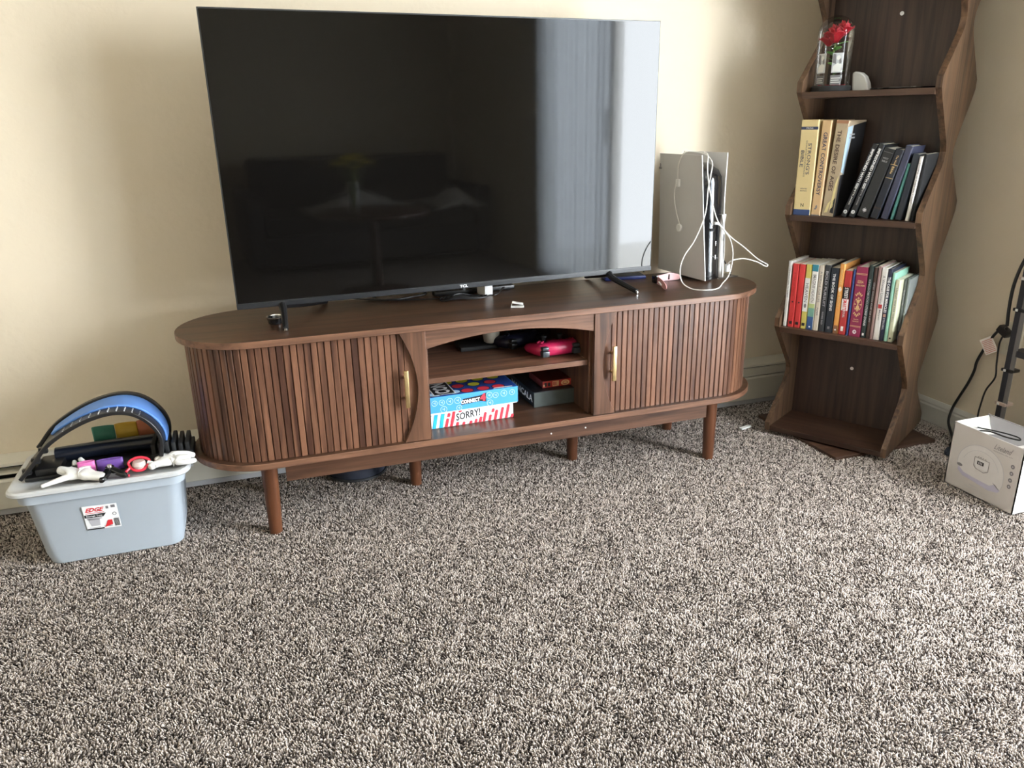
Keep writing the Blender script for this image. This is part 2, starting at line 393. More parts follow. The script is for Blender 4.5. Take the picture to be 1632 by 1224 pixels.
gx.from_pydata([(LX+.02+PS*(i+.5), WY-.05-PS*(j+.5), FZ) for i in range(nx+1) for j in range(ny) if LX+.02+PS*(i+1) < WX-.0], [], [])
cp = bpy.data.objects.new('carpet_pile', gx); C.objects.link(cp); cp['kind'] = 'stuff'; cp['label'] = 'speckled beige and brown cut pile carpet covering the floor'; cp['category'] = 'carpet'
ng = bpy.data.node_groups.new('spread_tufts', 'GeometryNodeTree')
ng.interface.new_socket('Geometry', in_out='INPUT', socket_type='NodeSocketGeometry'); ng.interface.new_socket('Geometry', in_out='OUTPUT', socket_type='NodeSocketGeometry')
gi = ng.nodes.new('NodeGroupInput'); go = ng.nodes.new('NodeGroupOutput'); ci = ng.nodes.new('GeometryNodeCollectionInfo'); ip = ng.nodes.new('GeometryNodeInstanceOnPoints')
ci.inputs['Collection'].default_value = pc; ci.inputs['Separate Children'].default_value = True; ip.inputs['Pick Instance'].default_value = True
ri = ng.nodes.new('FunctionNodeRandomValue'); ri.data_type = 'INT'; ri.inputs[4].default_value = 0; ri.inputs[5].default_value = 7
r2 = ng.nodes.new('FunctionNodeRandomValue'); r2.data_type = 'INT'; r2.inputs[4].default_value = 0; r2.inputs[5].default_value = 3; r2.inputs['Seed'].default_value = 5
ml = ng.nodes.new('ShaderNodeMath'); ml.operation = 'MULTIPLY'; ml.inputs[1].default_value = PI/2; cb = ng.nodes.new('ShaderNodeCombineXYZ')
L_ = ng.links.new
L_(gi.outputs[0], ip.inputs['Points']); L_(ci.outputs[0], ip.inputs['Instance']); L_(ri.outputs[2], ip.inputs['Instance Index'])
L_(r2.outputs[2], ml.inputs[0]); L_(ml.outputs[0], cb.inputs[2]); L_(cb.outputs[0], ip.inputs['Rotation']); L_(ip.outputs[0], go.inputs[0])
md = cp.modifiers.new('pile', 'NODES'); md.node_group = ng

# ================================================================ MEDIA CONSOLE
H, ZB, TT, L, D = .579, .240, .018, 1.80, .40
st = thing('media_console', 'long oval-ended walnut media console with ribbed sliding doors', 'tv stand', (0, 0, 0))
def stadium(z, ins=0, n=28):
    R = D/2-ins; cx = L/2-D/2; out = []
    for i in range(n+1):
        a = -PI/2+PI*i/n; out.append((cx+R*math.cos(a), D/2+R*math.sin(a), z))
    for i in range(n+1):
        a = PI/2+PI*i/n; out.append((-cx+R*math.cos(a), D/2+R*math.sin(a), z))
    return out
def board(name, z0, z1, ins, mat, edge):
    mb = MB(); mb.loft([stadium(z0, ins+.0015), stadium(z0+.0015, ins), stadium(z1-.0015, ins), stadium(z1, ins+.0015)])
    o = mb.build(name, mat, st, ang=30); o.data.materials.append(edge)
    for p in o.data.polygons:
        if abs(p.normal.z) < .9: p.material_index = 1
    return o
board('top_board', H-TT, H, 0, WTOP, EDGEM); board('bottom_board', ZB-TT, ZB, 0, WTOP, EDGEM)
# centre carcass
for x in (-.254, .254): MB().box((x-.008, .03, ZB), (x+.008, .37, H-TT)).build('partition', WZ_, st, smooth=False, bevel=.001)
MB().box((-.70, .372, ZB), (.70, .380, H-TT)).build('back_panel', WX_, st, smooth=False)
MB().box((-.246, .038, .395), (.246, .371, .411)).build('inner_shelf', EDGEM, st, smooth=False, bevel=.001)
for s in (-1, 1):
    pts = [(.254, ZB), (.254, H-TT)]
    nn = 24
    for i in range(nn+1):
        f = i/nn; z = H-TT-(H-TT-ZB)*f; pts.append((.283+.045*abs(2*f-1)**1.9, z))
    mb = MB(); mb.prism(pts, lambda a, b, d: (s*a, d, b), .008, .024); mb.build('door_post', WZ_, st, ang=20, bevel=.001)
pts = [(-.254, H-TT), (.254, H-TT)]
for i in range(25): x = .254-.508*i/24; pts.append((x, .506+.030*(1-(x/.254)**2)))
MB().prism(pts, lambda a, b, d: (a, d, b), .012, .028).build('arched_rail', EDGEM, st, ang=20, bevel=.001)
MB().box((-.66, .045, .160), (.68, .061, ZB-TT)).build('apron', WX_, st, smooth=False, bevel=.001)
for x, z in ((.13, .185), (.245, .188)): MB().cyl((x, .0455, z), (x, .0435, z), .0026, 10).build('screw_cap', WHITEP, st)
for i, (x, y) in enumerate(((-.706, .068), (.712, .068), (-.265, .226), (.278, .226), (-.712, .345), (.712, .345))):
    MB().cone((x, y, -.008), (x*.995, y, ZB-TT), .0175 if y > .1 else .018, .023, 20).build('leg', LEGM, st)
# tambour doors
PIT = .0176; R = D/2-.024; cx = L/2-D/2
def tpath(s):   # arclength from x=.29 outward along the front then round the end
    straight = cx-DX
    if s < straight: return (DX+s, D/2-R, 0)
    a = (s-straight)/R
    return (cx+R*math.sin(a), D/2-R*math.cos(a), a)
DX = .262
total = (cx-DX)+R*PI*.97
sl = MB(); hw, dp = PIT/2-.0007, .0055; zz0, zz1 = ZB, H-TT
sl.prism([(-hw, dp), (-hw, -.0015), (-hw+.0016, -.004), (hw-.0016, -.004), (hw, -.0015), (hw, dp)], lambda a, b, d: (a, b, d), zz0, zz1)
slat0 = sl.build('slat', SLATM, None, smooth=False); slat_me = slat0.data; bpy.data.objects.remove(slat0)
for s in (-1, 1):
    bk = [tpath(total*i/60) for i in range(61)]
    vs = [(s*(x-math.sin(a)*.0062), y+math.cos(a)*.0062, z) for z in (ZB, H-TT) for x, y, a in bk]
    me = bpy.data.meshes.new('tambour_door'); me.from_pydata(vs, [], [(i, i+1, 62+i, 61+i) for i in range(60)])
    dd = link('tambour_door', me, DARKGAP, st, solid=.002)
    k = 3
    so_ = .008 if s < 0 else 0
    MB().box((s*(.262+so_), D/2-R-.003, ZB), (s*(DX+3*PIT-.001), D/2-R+.005, H-TT)).build('door_stile', SLATM, dd, smooth=False)
    while (k+.5)*PIT < total:
        x, y, a = tpath((k+.5)*PIT); o = bpy.data.objects.new('slat', slat_me); C.objects.link(o); o.parent = dd
        o.location = (s*x, y, 0); o.rotation_euler = (0, 0, s*a); k += 1
    hx = s*.316
    hm = MB(); hm.box((hx-.006, -.006, .348), (hx+.006, .002, .456), bev=.0015); hm.cyl((hx, 0, .372), (hx, .022, .372), .004, 10); hm.cyl((hx, 0, .432), (hx, .022, .432), .004, 10)
    hn = hm.build('handle', BRASS, dd)

# ================================================================ TELEVISION
TW, TH = 1.307, .752; ty = .0464
tv = thing('television', 'large black flat screen television on two splayed feet', 'television', (-.7333, .2038, .6237), (0, 0, ty))
MB().box((0, .0, 0), (TW, .010, TH), bev=.0012).build('panel_frame', BEZEL, tv, smooth=False)
MB().box((.004, -.0008, .013), (TW-.004, .001, TH-.004)).build('screen', SCREEN, tv, smooth=False)
ch = MB().box((0, -.004, -.003), (TW, .012, .0115), bev=.0015).build('lower_bezel', CHIN, tv, smooth=False)
decal([rect(x*.0045, -.0012, x*.0045+.0025, .0012) for x in range(-60, -8)]+[rect(x*.0045, -.0012, x*.0045+.0025, .0012) for x in range(9, 60)], (TW/2-.0, -.0046, .0042), (1, 0, 0), (0, 0, 1), BLACKM, ch, 'speaker_grille')['kind'] = 'stuff'
text('TCL', (TW/2, -.0047, .0046), (1, 0, 0), (0, 0, 1), .026, .0085, WHITEI, ch, 'printed_logo', bold=.03)
MB().box((TW/2-.004, -.004, -.008), (TW/2+.004, .006, -.003), bev=.001).build('sensor', BLACK, ch)
hs = MB(); hs.loft([rrect(TW/2, TH*.36, TW*.40, TH*.30, .03, z) for z in (0, 1)]); bmesh.ops.transform(hs.bm, matrix=Matrix(((1, 0, 0, 0), (0, 0, .055, .011), (0, 1, 0, 0), (0, 0, 0, 1))), verts=hs.bm.verts[:]); hs.build('rear_housing', BLACKM, tv, bevel=.008)
for (xf, fx, bx) in ((.12, .112, .262), (1.152, 1.180, 1.148)):
    ft = MB()
    ft.tube([(xf, .004, .0), (xf, -.03, -.012), (fx, -.130, -.038)], lambda t: .0115-.004*t, 8, 4)
    ft.tube([(xf, .010, .0), (xf+.3*(bx-xf), .05, -.014), (bx, .160, -.038)], lambda t: .0115-.004*t, 8, 4)
    f = ft.build('foot', BLACK, tv)
    for q in ((fx, -.132, -.039), (bx, .162, -.039)): MB().lathe([(.001, -.005), (.0045, -.003), (.0045, .003), (.001, .005)], 10, q).build('foot_tip', METAL, f)

# things under and beside the TV on the console top
Z = H
a = thing('power_adapter', 'white block power adapter lying under the television logo', 'adapter', (.012, .275, Z), (0, 0, .15))
MB().box((-.014, 0, 0), (.014, .06, .040), bev=.003).build('body', WHITEP, a)
MB().box((-.010, .060, .012), (.010, .064, .028), bev=.001).build('socket', GREYP, a)
a = thing('set_top_box', 'flat black streaming box behind the white adapter under the television', 'box', (-.10, .33, Z), (0, 0, .05))
MB().box((-.05, 0, 0.002), (.22, .035, .016), bev=.004).build('body', BLACK, a)
for x in (-.03, .2): MB().cyl((x, .01, 0), (x, .01, .003), .006, 10).build('rubber_foot', BLACKM, a)
o = MB(); P = []
for k in range(60):
    a_ = k*.42; P.append((-.095+.060*math.cos(a_)+k*.0008, .262+.022*math.sin(a_), Z+.005+.003*math.sin(k*1.3)+.012*(k/60)*(math.sin(a_*.5)**2)))
P = [(-.40, .40, Z+.004), (-.30, .33, Z+.004), (-.2, .30, Z+.004)]+P+[(.03, .25, Z+.01), (.06, .29, Z+.018), (.08, .33, Z+.012), (.10, .38, Z+.004)]
tag(o.tube(P, .0019, 6, 3).build('coiled_cord', BLACK), 'coiled thin black cord lying under the television logo', 'cord')
tag(MB().tube([(-.36, .46, Z+.05), (-.33, .38, Z+.004), (-.28, .33, Z+.004), (-.22, .345, Z+.004), (-.17, .36, Z+.008), (-.20, .40, Z+.02), (-.25, .44, Z+.03)], .0035, 8, 5).build('video_cable', BLACK), 'thick black cable looping under the left half of the television', 'cable')
a = thing('folded_card', 'small folded white printed card near the front edge of the console', 'card', (.045, .108, Z), (0, 0, -.35))
MB().box((-.016, -.013, .0), (.022, .013, .0012)).build('lower_leaf', CARD, a, smooth=False)
q = MB(); q.quad((-.016, -.013, .001), (-.016, .013, .001), (-.012, .015, .013), (-.012, -.011, .013)); q.quad((-.012, -.011, .013), (-.012, .015, .013), (.02, .017, .007), (.02, -.009, .007))
lf = q.build('upper_leaf', CARD, a, smooth=False, solid=.0006)
decal([rect(-.006+.004*k, -.003, -.004+.004*k, .003) for k in range(4)], (.004, .004, .0115), (1, .0, -.19), (0, 1, 0), INKG, lf, 'printed_mark')
a = thing('ring_holder', 'small round dark glass dish beside the left television foot', 'dish', (-.637, .175, Z))
MB().lathe([(.010, 0), (.019, .002), (.021, .012), (.023, .020), (.020, .020), (.017, .011), (.012, .005), (.002, .004)], 24).build('bowl', GLOSSB, a)
MB().lathe([(.0235, .0185), (.0245, .021), (.021, .022), (.0195, .0195)], 24, cap=False).build('rim', METAL, a)
a = thing('tablet_case', 'flat navy blue case tucked behind the right television foot', 'case', (.55, .36, Z), (0, 0, -.15))
MB().box((-.10, -.03, 0), (.045, .035, .012), bev=.004).build('shell', plain('navy_rubber', (.012, .022, .12), .4), a)
MB().box((-.094, -.024, .0115), (.039, .029, .0135), bev=.001).build('lid', BLACKM, a)

# smart watch lying on its side
PINK = plain('pink_silicone', (.82, .50, .52), .5, var=.02); PINKD = plain('pink_silicone_inner', (.62, .30, .29), .55, var=.03)
a = thing('wrist_watch', 'pink rubber strapped watch lying on its side right of the television', 'watch', (.585, .248, Z))
def ribbon(path, z0s, z1s, th, mat, name, par):
    mb = MB(); R_ = []
    for i, (x, y) in enumerate(path):
        x2, y2 = path[min(i+1, len(path)-1)]; x1_, y1_ = path[max(i-1, 0)]
        nrm = Vector((-(y2-y1_), x2-x1_)).normalized()*th/2
        R_.append([(x+nrm.x, y+nrm.y, z0s[i]), (x-nrm.x, y-nrm.y, z0s[i]), (x-nrm.x, y-nrm.y, z1s[i]), (x+nrm.x, y+nrm.y, z1s[i])])
    return mb.loft(R_).build(name, mat, par, bevel=.0008, ang=50)
ribbon([(0, 0), (.02, .012), (.045, .020), (.060, .022), (.075, .019), (.09, .012), (.097, .005)], [.002, .001, .001, .000, .001, .003, .009], [.024, .023, .024, .027, .025, .022, .016], .003, PINK, 'long_strap', a)
MB().box((.058, .0175, .004), (.062, .0215, .022), bev=.001).build('strap_loop', BLACKM, a)
ribbon([(0, -.006), (-.006, -.04), (-.016, -.075), (-.024, -.10), (-.027, -.112), (-.027, -.118)], [.001, .001, 0, 0, .002, .006], [.024, .023, .022, .021, .018, .012], .003, PINKD, 'short_strap', a)
hp = MB()
for k in range(7): hp.cyl((-.0165-.0022*k, -.045-.0066*k, .014-.0004*k), (-.0120-.0022*k, -.0460-.0066*k, .014-.0004*k), .0014, 8)
hp.build('strap_holes', WHITEI, a)
MB().box((-.010, -.014, .001), (.002, .012, .028), bev=.004).build('watch_body', GLOSSB, a)

# ================================================================ GAME CONSOLE (upright)
gc = thing('game_console', 'upright white winged game console with glossy black core on right end of console', 'game console', (.728, .178, Z), (0, -.045, .10))
SHELL = plain('matte_white_shell', (.62, .61, .60), .5, var=.02)
def shell(side):
    # plate, curved: x offset depends on height; profile in (y,z)
    rows = 14; cols = 8; outer = []; inner = []
    for i in range(rows+1):
        z = .008+.400*i/rows; f = i/rows
        ro, ri_ = [], []
        yf = .012*f+.004*math.sin(PI*f)-(.0 if side < 0 else -.010); yb = .266-.022*f
        for j in range(cols+1):
            y = yf+(yb-yf)*j/cols; g = j/cols
            off = .041+.015*f**1.6*(1-.35*g)+(.003*math.sin(PI*min(1, f*1.6)) if side > 0 else 0)
            cxm = .041
            ro.append((cxm+side*off, y, z)); ri_.append((cxm+side*(off-.0035), y, z))
        outer.append(ro); inner.append(ri_)
    mb = MB(); VO = [[mb.bm.verts.new(p) for p in r] for r in outer]; VI = [[mb.bm.verts.new(p) for p in r] for r in inner]
    for i in range(rows):
        for j in range(cols):
            mb.bm.faces.new((VO[i][j], VO[i][j+1], VO[i+1][j+1], VO[i+1][j])); mb.bm.faces.new((VI[i][j], VI[i+1][j], VI[i+1][j+1], VI[i][j+1]))
    for i in range(rows):
        mb.bm.faces.new((VO[i][0], VO[i+1][0], VI[i+1][0], VI[i][0])); mb.bm.faces.new((VO[i][-1], VI[i][-1], VI[i+1][-1], VO[i+1][-1]))
    for j in range(cols):
        mb.bm.faces.new((VO[0][j], VI[0][j], VI[0][j+1], VO[0][j+1])); mb.bm.faces.new((VO[-1][j], VO[-1][j+1], VI[-1][j+1], VI[-1][j]))
    return mb.build('side_shell', SHELL, gc, ang=50)
sL = shell(-1); sR = shell(1)
core = []
for i in range(19):
    f = i/18; z = .004+.372*f; rr_ = 1 if f < .86 else math.sqrt(max(0, 1-((f-.86)/.145)**2))
    ring_ = []
    hwid = .034; yf = .018+(1-rr_)*.10; yb = .25-(1-rr_)*.1
    for k in range(9):
        u = -1+k/4; ring_.append((.045+u*hwid, yf+.009*u*u, z))
    ring_ += [(.045+hwid, yb, z), (.045-hwid, yb, z)]
    core.append(ring_)
cr_ = MB().loft(core).build('core', GLOSSB, gc, ang=40)
MB().box((.030, .014, .165), (.046, .0195, .174), bev=.001).build('usb_port', BLACKM, cr_)
for z in (.07, .115): MB().box((.052, .016, z), (.0545, .0195, z+.016), bev=.0005).build('button', METAL, cr_)
decal(line2([(0, 0), (.02, -.012), (.034, -.016)], .0012), (.03, .0170, .09), (1, 0, 0), (0, 0, 1), INKG, cr_, 'seam')
dr_ = MB(); dr_.loft([rrect(.083, .13, .012*k, .115, .01, z) for z, k in ((.006, .7), (.03, 1), (.13, 1), (.19, .55), (.215, .1))]); dr_.build('disc_drive_bulge', SHELL, gc)
MB().box((.0835, .0135, .03), (.0855, .0165, .15), bev=.0005).build('disc_slot', BLACKM, gc)
MB().lathe([(.045, 0), (.048, .002), (.048, .005), (.02, .006)], 28, (.05, .12, -.0)).build('base_stand', BLACK, gc)
lg = Vector((-.012, .228, .352)); lgx = .045-.0585
text('P', (lgx, .236, .367), (0, -1, 0), (0, 0, 1), .007, .017, INKG, gc, 'printed_logo', bold=.04, skew=.0)
text('S', (lgx, .236, .3605), (0, -1, 0), (0, 0, 1), .020, .0075, INKG, gc, 'printed_logo', bold=.05)

# white charging cables hung over the upright game console (points in the game console's own frame turned to world)
GM = Matrix.Translation((.728, .178, Z)) @ Matrix.Rotation(.10, 4, 'Z')
def g2(x, y, z): return tuple(GM @ Vector((x, y, z)))
lc = thing('long_charging_cable', 'long white charging cable draped over the game console and looping onto the console top', 'cable', (.735, .15, Z))
P = [g2(*p) for p in ((-.036, .125, .317), (-.038, .126, .347), (-.041, .118, .382), (-.036, .098, .414), (-.016, .07, .416), (-.004, .03, .408), (-.006, -.006, .385), (-.012, -.010, .345), (-.020, -.012, .308), (-.023, -.012, .24), (-.038, -.014, .196), (-.066, -.015, .144), (-.100, -.015, .102), (-.116, -.018, .060),
     (-.112, -.028, .020), (-.097, -.060, .003), (-.07, -.098, .003), (-.02, -.092, .003), (.045, -.035, .003), (.085, -.014, .020), (.097, -.012, .055), (.097, -.012, .101), (.080, -.013, .143), (.049, -.014, .176), (.022, -.014, .208), (-.004, -.014, .268), (-.021, -.013, .327), (-.026, -.010, .37), (-.012, .01, .407), (.004, .05, .415))]
P2 = [g2(*p) for p in ((.018, -.008, .196), (.035, -.014, .189), (.048, -.014, .178), (.085, -.012, .147), (.14, -.012, .112), (.206, -.012, .065), (.246, -.012, .045), (.250, -.012, .038), (.240, -.012, .038), (.205, -.012, .055), (.150, -.012, .071), (.115, -.005, .070), (.104, .010, .060), (.115, .03, .040))]
def inv(P): return [tuple(Vector(p)-Vector((.735, .15, Z))) for p in P]
MB().tube(inv(P), .0019, 6, 5).build('cable', WHITEC, lc)
pa = inv(P); MB().box((-.0045, -.008, -.012), (.0045, .008, .012), mx=Matrix.Translation(Vector(pa[0])) @ Matrix.Rotation(.10, 4, 'Z'), bev=.0015).build('plug', WHITEP, lc)
sc_ = thing('short_charging_cable', 'white cable plugged into the game console front with a loop to the right', 'cable', (.735, .15, Z))
MB().tube(inv(P2), .0019, 6, 5).build('cable', WHITEC, sc_)
pb = inv(P2); MB().box((-.007, -.006, -.016), (.007, .006, .010), mx=Matrix.Translation(Vector(pb[-1])) @ Matrix.Rotation(.10, 4, 'Z'), bev=.002).build('plug', WHITEP, sc_)
MB().box((-.004, -.008, -.004), (.010, .006, .004), mx=Matrix.Translation(Vector(pb[0])) @ Matrix.Rotation(.10, 4, 'Z'), bev=.001).build('plug', GREYP, sc_)
tc_ = thing('watch_charging_cable', 'thin white cable ending in a round puck on the game console left shell', 'cable', g2(-.01, .16, .2))
b0 = Vector(g2(-.01, .16, .2)); P3 = [tuple(Vector(g2(*p))-b0) for p in ((-.036, .138, .312), (-.033, .146, .27), (-.028, .135, .217), (-.025, .120, .184), (-.024, .112, .172))]
MB().tube(P3, .0011, 6, 5).build('cable', WHITEC, tc_)
q = MB(); q.cyl((-.012, 0, 0), (-.004, 0, 0), .013, 18); bmesh.ops.transform(q.bm, matrix=Matrix.Translation(Vector(P3[-1])) @ Matrix.Rotation(.10, 4, 'Z'), verts=q.bm.verts[:]); q.build('puck', WHITEP, tc_, bevel=.002)
o = MB().tube([(.86, .40, Z+.09), (.875, .36, Z+.085), (.885, .33, Z+.06), (.895, .30, Z+.02), (.90, .285, Z+.003)], .0022, 6, 5).build('thin_lead', BLACK)
tag(o, 'thin black lead curving down behind the right side of the game console', 'cable')
o = MB().tube([(.60, .46, Z+.10), (.63, .44, Z+.09), (.64, .42, Z+.05), (.63, .42, Z+.004)], .003, 6, 5).build('loose_cable', BLACK)
tag(o, 'black cord dropping between the television edge and the game console', 'cable')
o = MB().box((-.05, -.003, 0), (.045, .055, .0012)).build('flat_sheet', plain('smoky_plastic', (.10, .095, .09), .15), smooth=False)
o.location = (.855, .235, Z); o.rotation_euler = (0, 0, .2); tag(o, 'thin dark glossy plastic sheet lying right of the game console', 'sheet')

# ================================================================ BOARD GAMES AND CONTROLLERS INSIDE THE CONSOLE
def lidbox(root, w_, d_, h_, top, side, lidh, name='box'):
    MB().box((.002, .002, 0), (w_-.002, d_-.002, h_-.002)).build('base_tray', side, root, smooth=False)
    l = MB(); l.box((0, 0, h_-lidh), (w_, d_, h_), bev=.0008); return l.build('lid', top, root, smooth=False)
BLUEL = plain('light_blue_print', (.06, .33, .72), .45, var=.05, vscale=12); BLUED = plain('deep_blue_print', (.015, .06, .30), .45, var=.1)
CYAN = plain('cyan_print', (.02, .42, .66), .5); REDP = plain('coral_red_print', (.72, .035, .06), .5)
YEL = plain('yellow_print', (.66, .62, .04), .5); PALEB = plain('pale_blue_print', (.45, .66, .88), .5)
sg = thing('board_game', 'white board game box with red and blue stripes under the blue one', 'board game', (-.240, .078, ZB), (0, 0, .035))
lid = lidbox(sg, .262, .255, .052, WHITEI, WHITEI, .050)
F = (0, -.0009, 0); X1, Z1 = (1, 0, 0), (0, 0, 1)
decal([[(x, .001), (x+.011, .001), (x+.019, .044), (x+.008, .044)] for x in (.006, .027)]+[[(.0, .03), (.006, .044), (0, .044)]], F, X1, Z1, CYAN, lid, 'stripe_print')
rs = []
for x, h0, h1 in ((.044, .001, .028), (.046, .032, .044), (.060, .001, .048), (.078, .001, .012), (.080, .04, .050), (.098, .001, .010), (.108, .042, .05), (.120, .001, .010), (.136, .001, .013), (.150, .001, .018), (.162, .001, .030), (.180, .001, .020), (.186, .026, .038), (.198, .001, .032), (.216, .001, .038), (.234, .001, .044), (.252, .001, .012)):
    rs.append([(x+h0*.2, h0), (x+.009+h0*.2, h0), (x+.009+h1*.2, h1-.003), (x+.006+h1*.2, h1), (x+.002+h1*.2, h1), (x+h1*.2, h1-.003)])
decal(rs, F, X1, Z1, REDP, lid, 'stripe_print')
decal([[(.074, .012), (.158, .022), (.160, .050), (.078, .040)]], (0, -.0012, 0), X1, Z1, WHITEI, lid, 'title_panel')
text('SORRY!', (.118, -.0015, .031), (1, 0, .10), Z1, .076, .023, INK, lid, bold=.02)
c4 = thing('board_game', 'blue board game box with red and yellow discs on top of the striped one', 'board game', (-.2455, .060, ZB+.0528), (0, 0, .03))
lid = lidbox(c4, .277, .262, .052, BLUEL, WHITEI, .049)
decal([rect(.002, .002, .275, .26)], (0, 0, .0524), X1, (0, 1, 0), BLUED, lid, 'top_print')
ds = {'r': [], 'y': [], 'p': []}
grid = [(.085, .025, 'p'), (.125, .022, 'r'), (.175, .022, 'r'), (.222, .022, 'r'), (.065, .07, 'p'), (.110, .07, 'r'), (.160, .07, 'y'), (.212, .07, 'r'), (.085, .112, 'y'), (.135, .112, 'y'), (.185, .112, 'y'), (.235, .112, 'y'), (.10, .155, 'r'), (.15, .155, 'y'), (.20, .155, 'r'), (.24, .155, 'y'), (.025, .022, 'p'), (.018, .10, 'p')]
for x, y, c in grid: ds[c].append(ell(x, y, .018, .0165))
decal([ell(x, y, .0205, .019) for x, y, c in grid], (0, 0, .0526), X1, (0, 1, 0), INK, lid, 'disc_print')
for c, mt in (('r', REDP), ('y', YEL), ('p', PALEB)): decal(ds[c], (0, 0, .0528), X1, (0, 1, 0), mt, lid, 'disc_print')
decal([[(.020, .012), (.088, .012), (.088, .235), (.020, .235)]], (0, 0, .0530), X1, (0, 1, 0), WHITEI, lid, 'title_panel')
decal([[(.0235, .0155), (.0845, .0155), (.0845, .2315), (.0235, .2315)]], (0, 0, .0532), X1, (0, 1, 0), INK, lid, 'title_panel')
text('CONNECT', (.054, .124, .0534), (0, 1, 0), (-1, 0, 0), .205, .046, WHITEI, lid, bold=.04)
decal([[(.20, .004), (.262, .004), (.262, .010), (.206, .012)]], (0, 0, .0530), X1, (0, 1, 0), WHITEI, lid, 'small_print')
rg = []
for x, z, r in ((.018, .034, .009), (.040, .034, .009), (.064, .034, .0105), (.088, .034, .0105), (.186, .036, .0105), (.206, .034, .009), (.232, .036, .0105), (.258, .036, .009), (.045, .012, .0105), (.092, .010, .009), (.188, .012, .010)):
    rg += ringp(x, z, r, r, .0016, 16); rg.append([(x-r*.4, z+r*.35), (x-r*.25, z-.001), (x+r*.1, z-.001), (x-.0, z+r*.1)]); rg.append(rect(x+r*.1, z-r*.4, x+r*.3, z+r*.45))
decal(rg, F, X1, Z1, PALEB, lid, 'ring_print')
decal([[(.098, .018), (.158, .022), (.176, .018), (.176, .046), (.158, .040), (.104, .036)]], (0, -.0012, 0), X1, Z1, INK, lid, 'title_panel')
text('CONNECT', (.127, -.0015, .0275), (1, 0, .04), Z1, .058, .012, WHITEI, lid, bold=.05)
text('4', (.166, -.0015, .033), X1, Z1, .017, .024, REDP, lid, bold=.08)
pr = MB(); pr.box((.262, .03, .028), (.283, .10, .034)); pr.box((.272, .01, .018), (.2805, .04, .045)); pr.build('instruction_leaflet', plain('cream_paper', (.62, .56, .44), .8), c4, smooth=False)
mg = thing('board_game', 'black board game box with grey green end on the lower shelf of the console', 'board game', (.108, .138, ZB), (0, 0, .02))
GRN = plain('grey_green_print', (.055, .065, .06), .45, var=.25, vscale=40); NAVY = plain('near_black_print', (.012, .014, .018), .4)
lid = lidbox(mg, .155, .215, .050, NAVY, NAVY, .049)
decal([rect(.001, .001, .154, .048)], F, X1, Z1, GRN, lid, 'end_print')
text('MANCALA', (-.0009, .105, .026), (0, -1, 0), Z1, .19, .022, CARD, lid, bold=.02)
decal([[(.02+.022*k, .03+.02*(k % 3)), (.03+.022*k, .03+.02*(k % 3)), (.034+.022*k, .16), (.026+.022*k, .17)] for k in range(6)], (0, 0, .0506), X1, (0, 1, 0), plain('faint_grey_print', (.06, .065, .075), .5), lid, 'top_print')
sb = thing('card_game', 'small red and orange card game box resting on the black board game box', 'card game', (.148, .165, ZB+.0508), (0, 0, .02))
lid = lidbox(sb, .098, .12, .023, plain('dark_red_print', (.16, .02, .015), .5, var=.4, vscale=60), REDI, .022)
RB = plain('red_box_print', (.45, .03, .02), .5); decal([rect(.0, .001, .098, .022)], F, X1, Z1, RB, lid, 'end_print')
TAN = plain('tan_print', (.72, .45, .22), .5, var=.2, vscale=90)
decal([rect(.034, .003, .056, .020), rect(.002, .004, .008, .012)]+[ell(.078, .011, .015, .009)], (0, -.0012, 0), X1, Z1, TAN, lid, 'picture_print')
decal([rect(.006, .005, .014, .018), rect(.018, .005, .026, .017)], (0, -.0012, 0), X1, Z1, INK, lid, 'picture_print')
decal([rect(.037, .006, .041, .018), rect(.044, .006, .047, .017)]+ringp(.078, .011, .009, .006, .002, 12), (0, -.0014, 0), X1, Z1, RB, lid, 'picture_print')

def controller(label, loc, rz, body, trig, group=None, rx=0):
    r = thing('game_controller', label, 'controller', loc, (rx, 0, rz))
    v = [(0, .012, .024), (.038, .010, .025), (.056, .022, .024), (.066, .060, .020), (.068, .095, .014), (-.038, .010, .025), (-.056, .022, .024), (-.066, .060, .020), (-.068, .095, .014), (0, .042, .024), (.034, .038, .023), (-.034, .038, .023)]
    e = [(0, 1), (1, 2), (2, 3), (3, 4), (0, 5), (5, 6), (6, 7), (7, 8), (0, 9), (9, 10), (9, 11)]
    skin('body', v, e, [.021, .023, .024, .019, .013, .023, .024, .019, .013, .020, .021, .021], body, r)
    pad = MB(); pad.loft([rrect(0, .020, .027, .019, .004, z) for z in (.040, .0445)]); pad.build('touchpad', body, r, bevel=.001)
    for s in (-1, 1):
        mb = MB(); mb.box((s*.052-.012, -.019, .008), (s*.052+.012, .004, .027), bev=.005); mb.build('trigger', trig, r)
        mb = MB(); mb.box((s*.052-.011, -.016, .0285), (s*.052+.011, .004, .0385), bev=.004); mb.build('bumper', trig, r)
        mb = MB(); mb.cyl((s*.027, .056, .035), (s*.027, .056, .052), .006, 14); mb.lathe([(.001, .050), (.0085, .050), (.0095, .053), (.0085, .056), (.005, .054)], 18, (s*.027, .056, 0)); mb.build('thumbstick', trig, r)
    for dx, dy in ((0, .008), (0, -.008), (.008, 0), (-.008, 0)):
        MB().lathe([(.0038, 0), (.0038, .004), (.002, .005)], 12, (-.052+dx, .026+dy, .0435)).build('button', body, r)
    cr = MB(); cr.box((.044, .0235, .042), (.060, .0285, .0475), bev=.001); cr.box((.0495, .018, .042), (.0545, .034, .0475), bev=.001); cr.build('direction_pad', body, r)
    return r
PINKC = plain('magenta_red_shell', (.50, .018, .085), .35); DG = plain('charcoal_trigger', (.035, .042, .048), .35)
controller('magenta red game controller with black triggers on the inner shelf', (.180, .102, .411), .06, PINKC, DG)
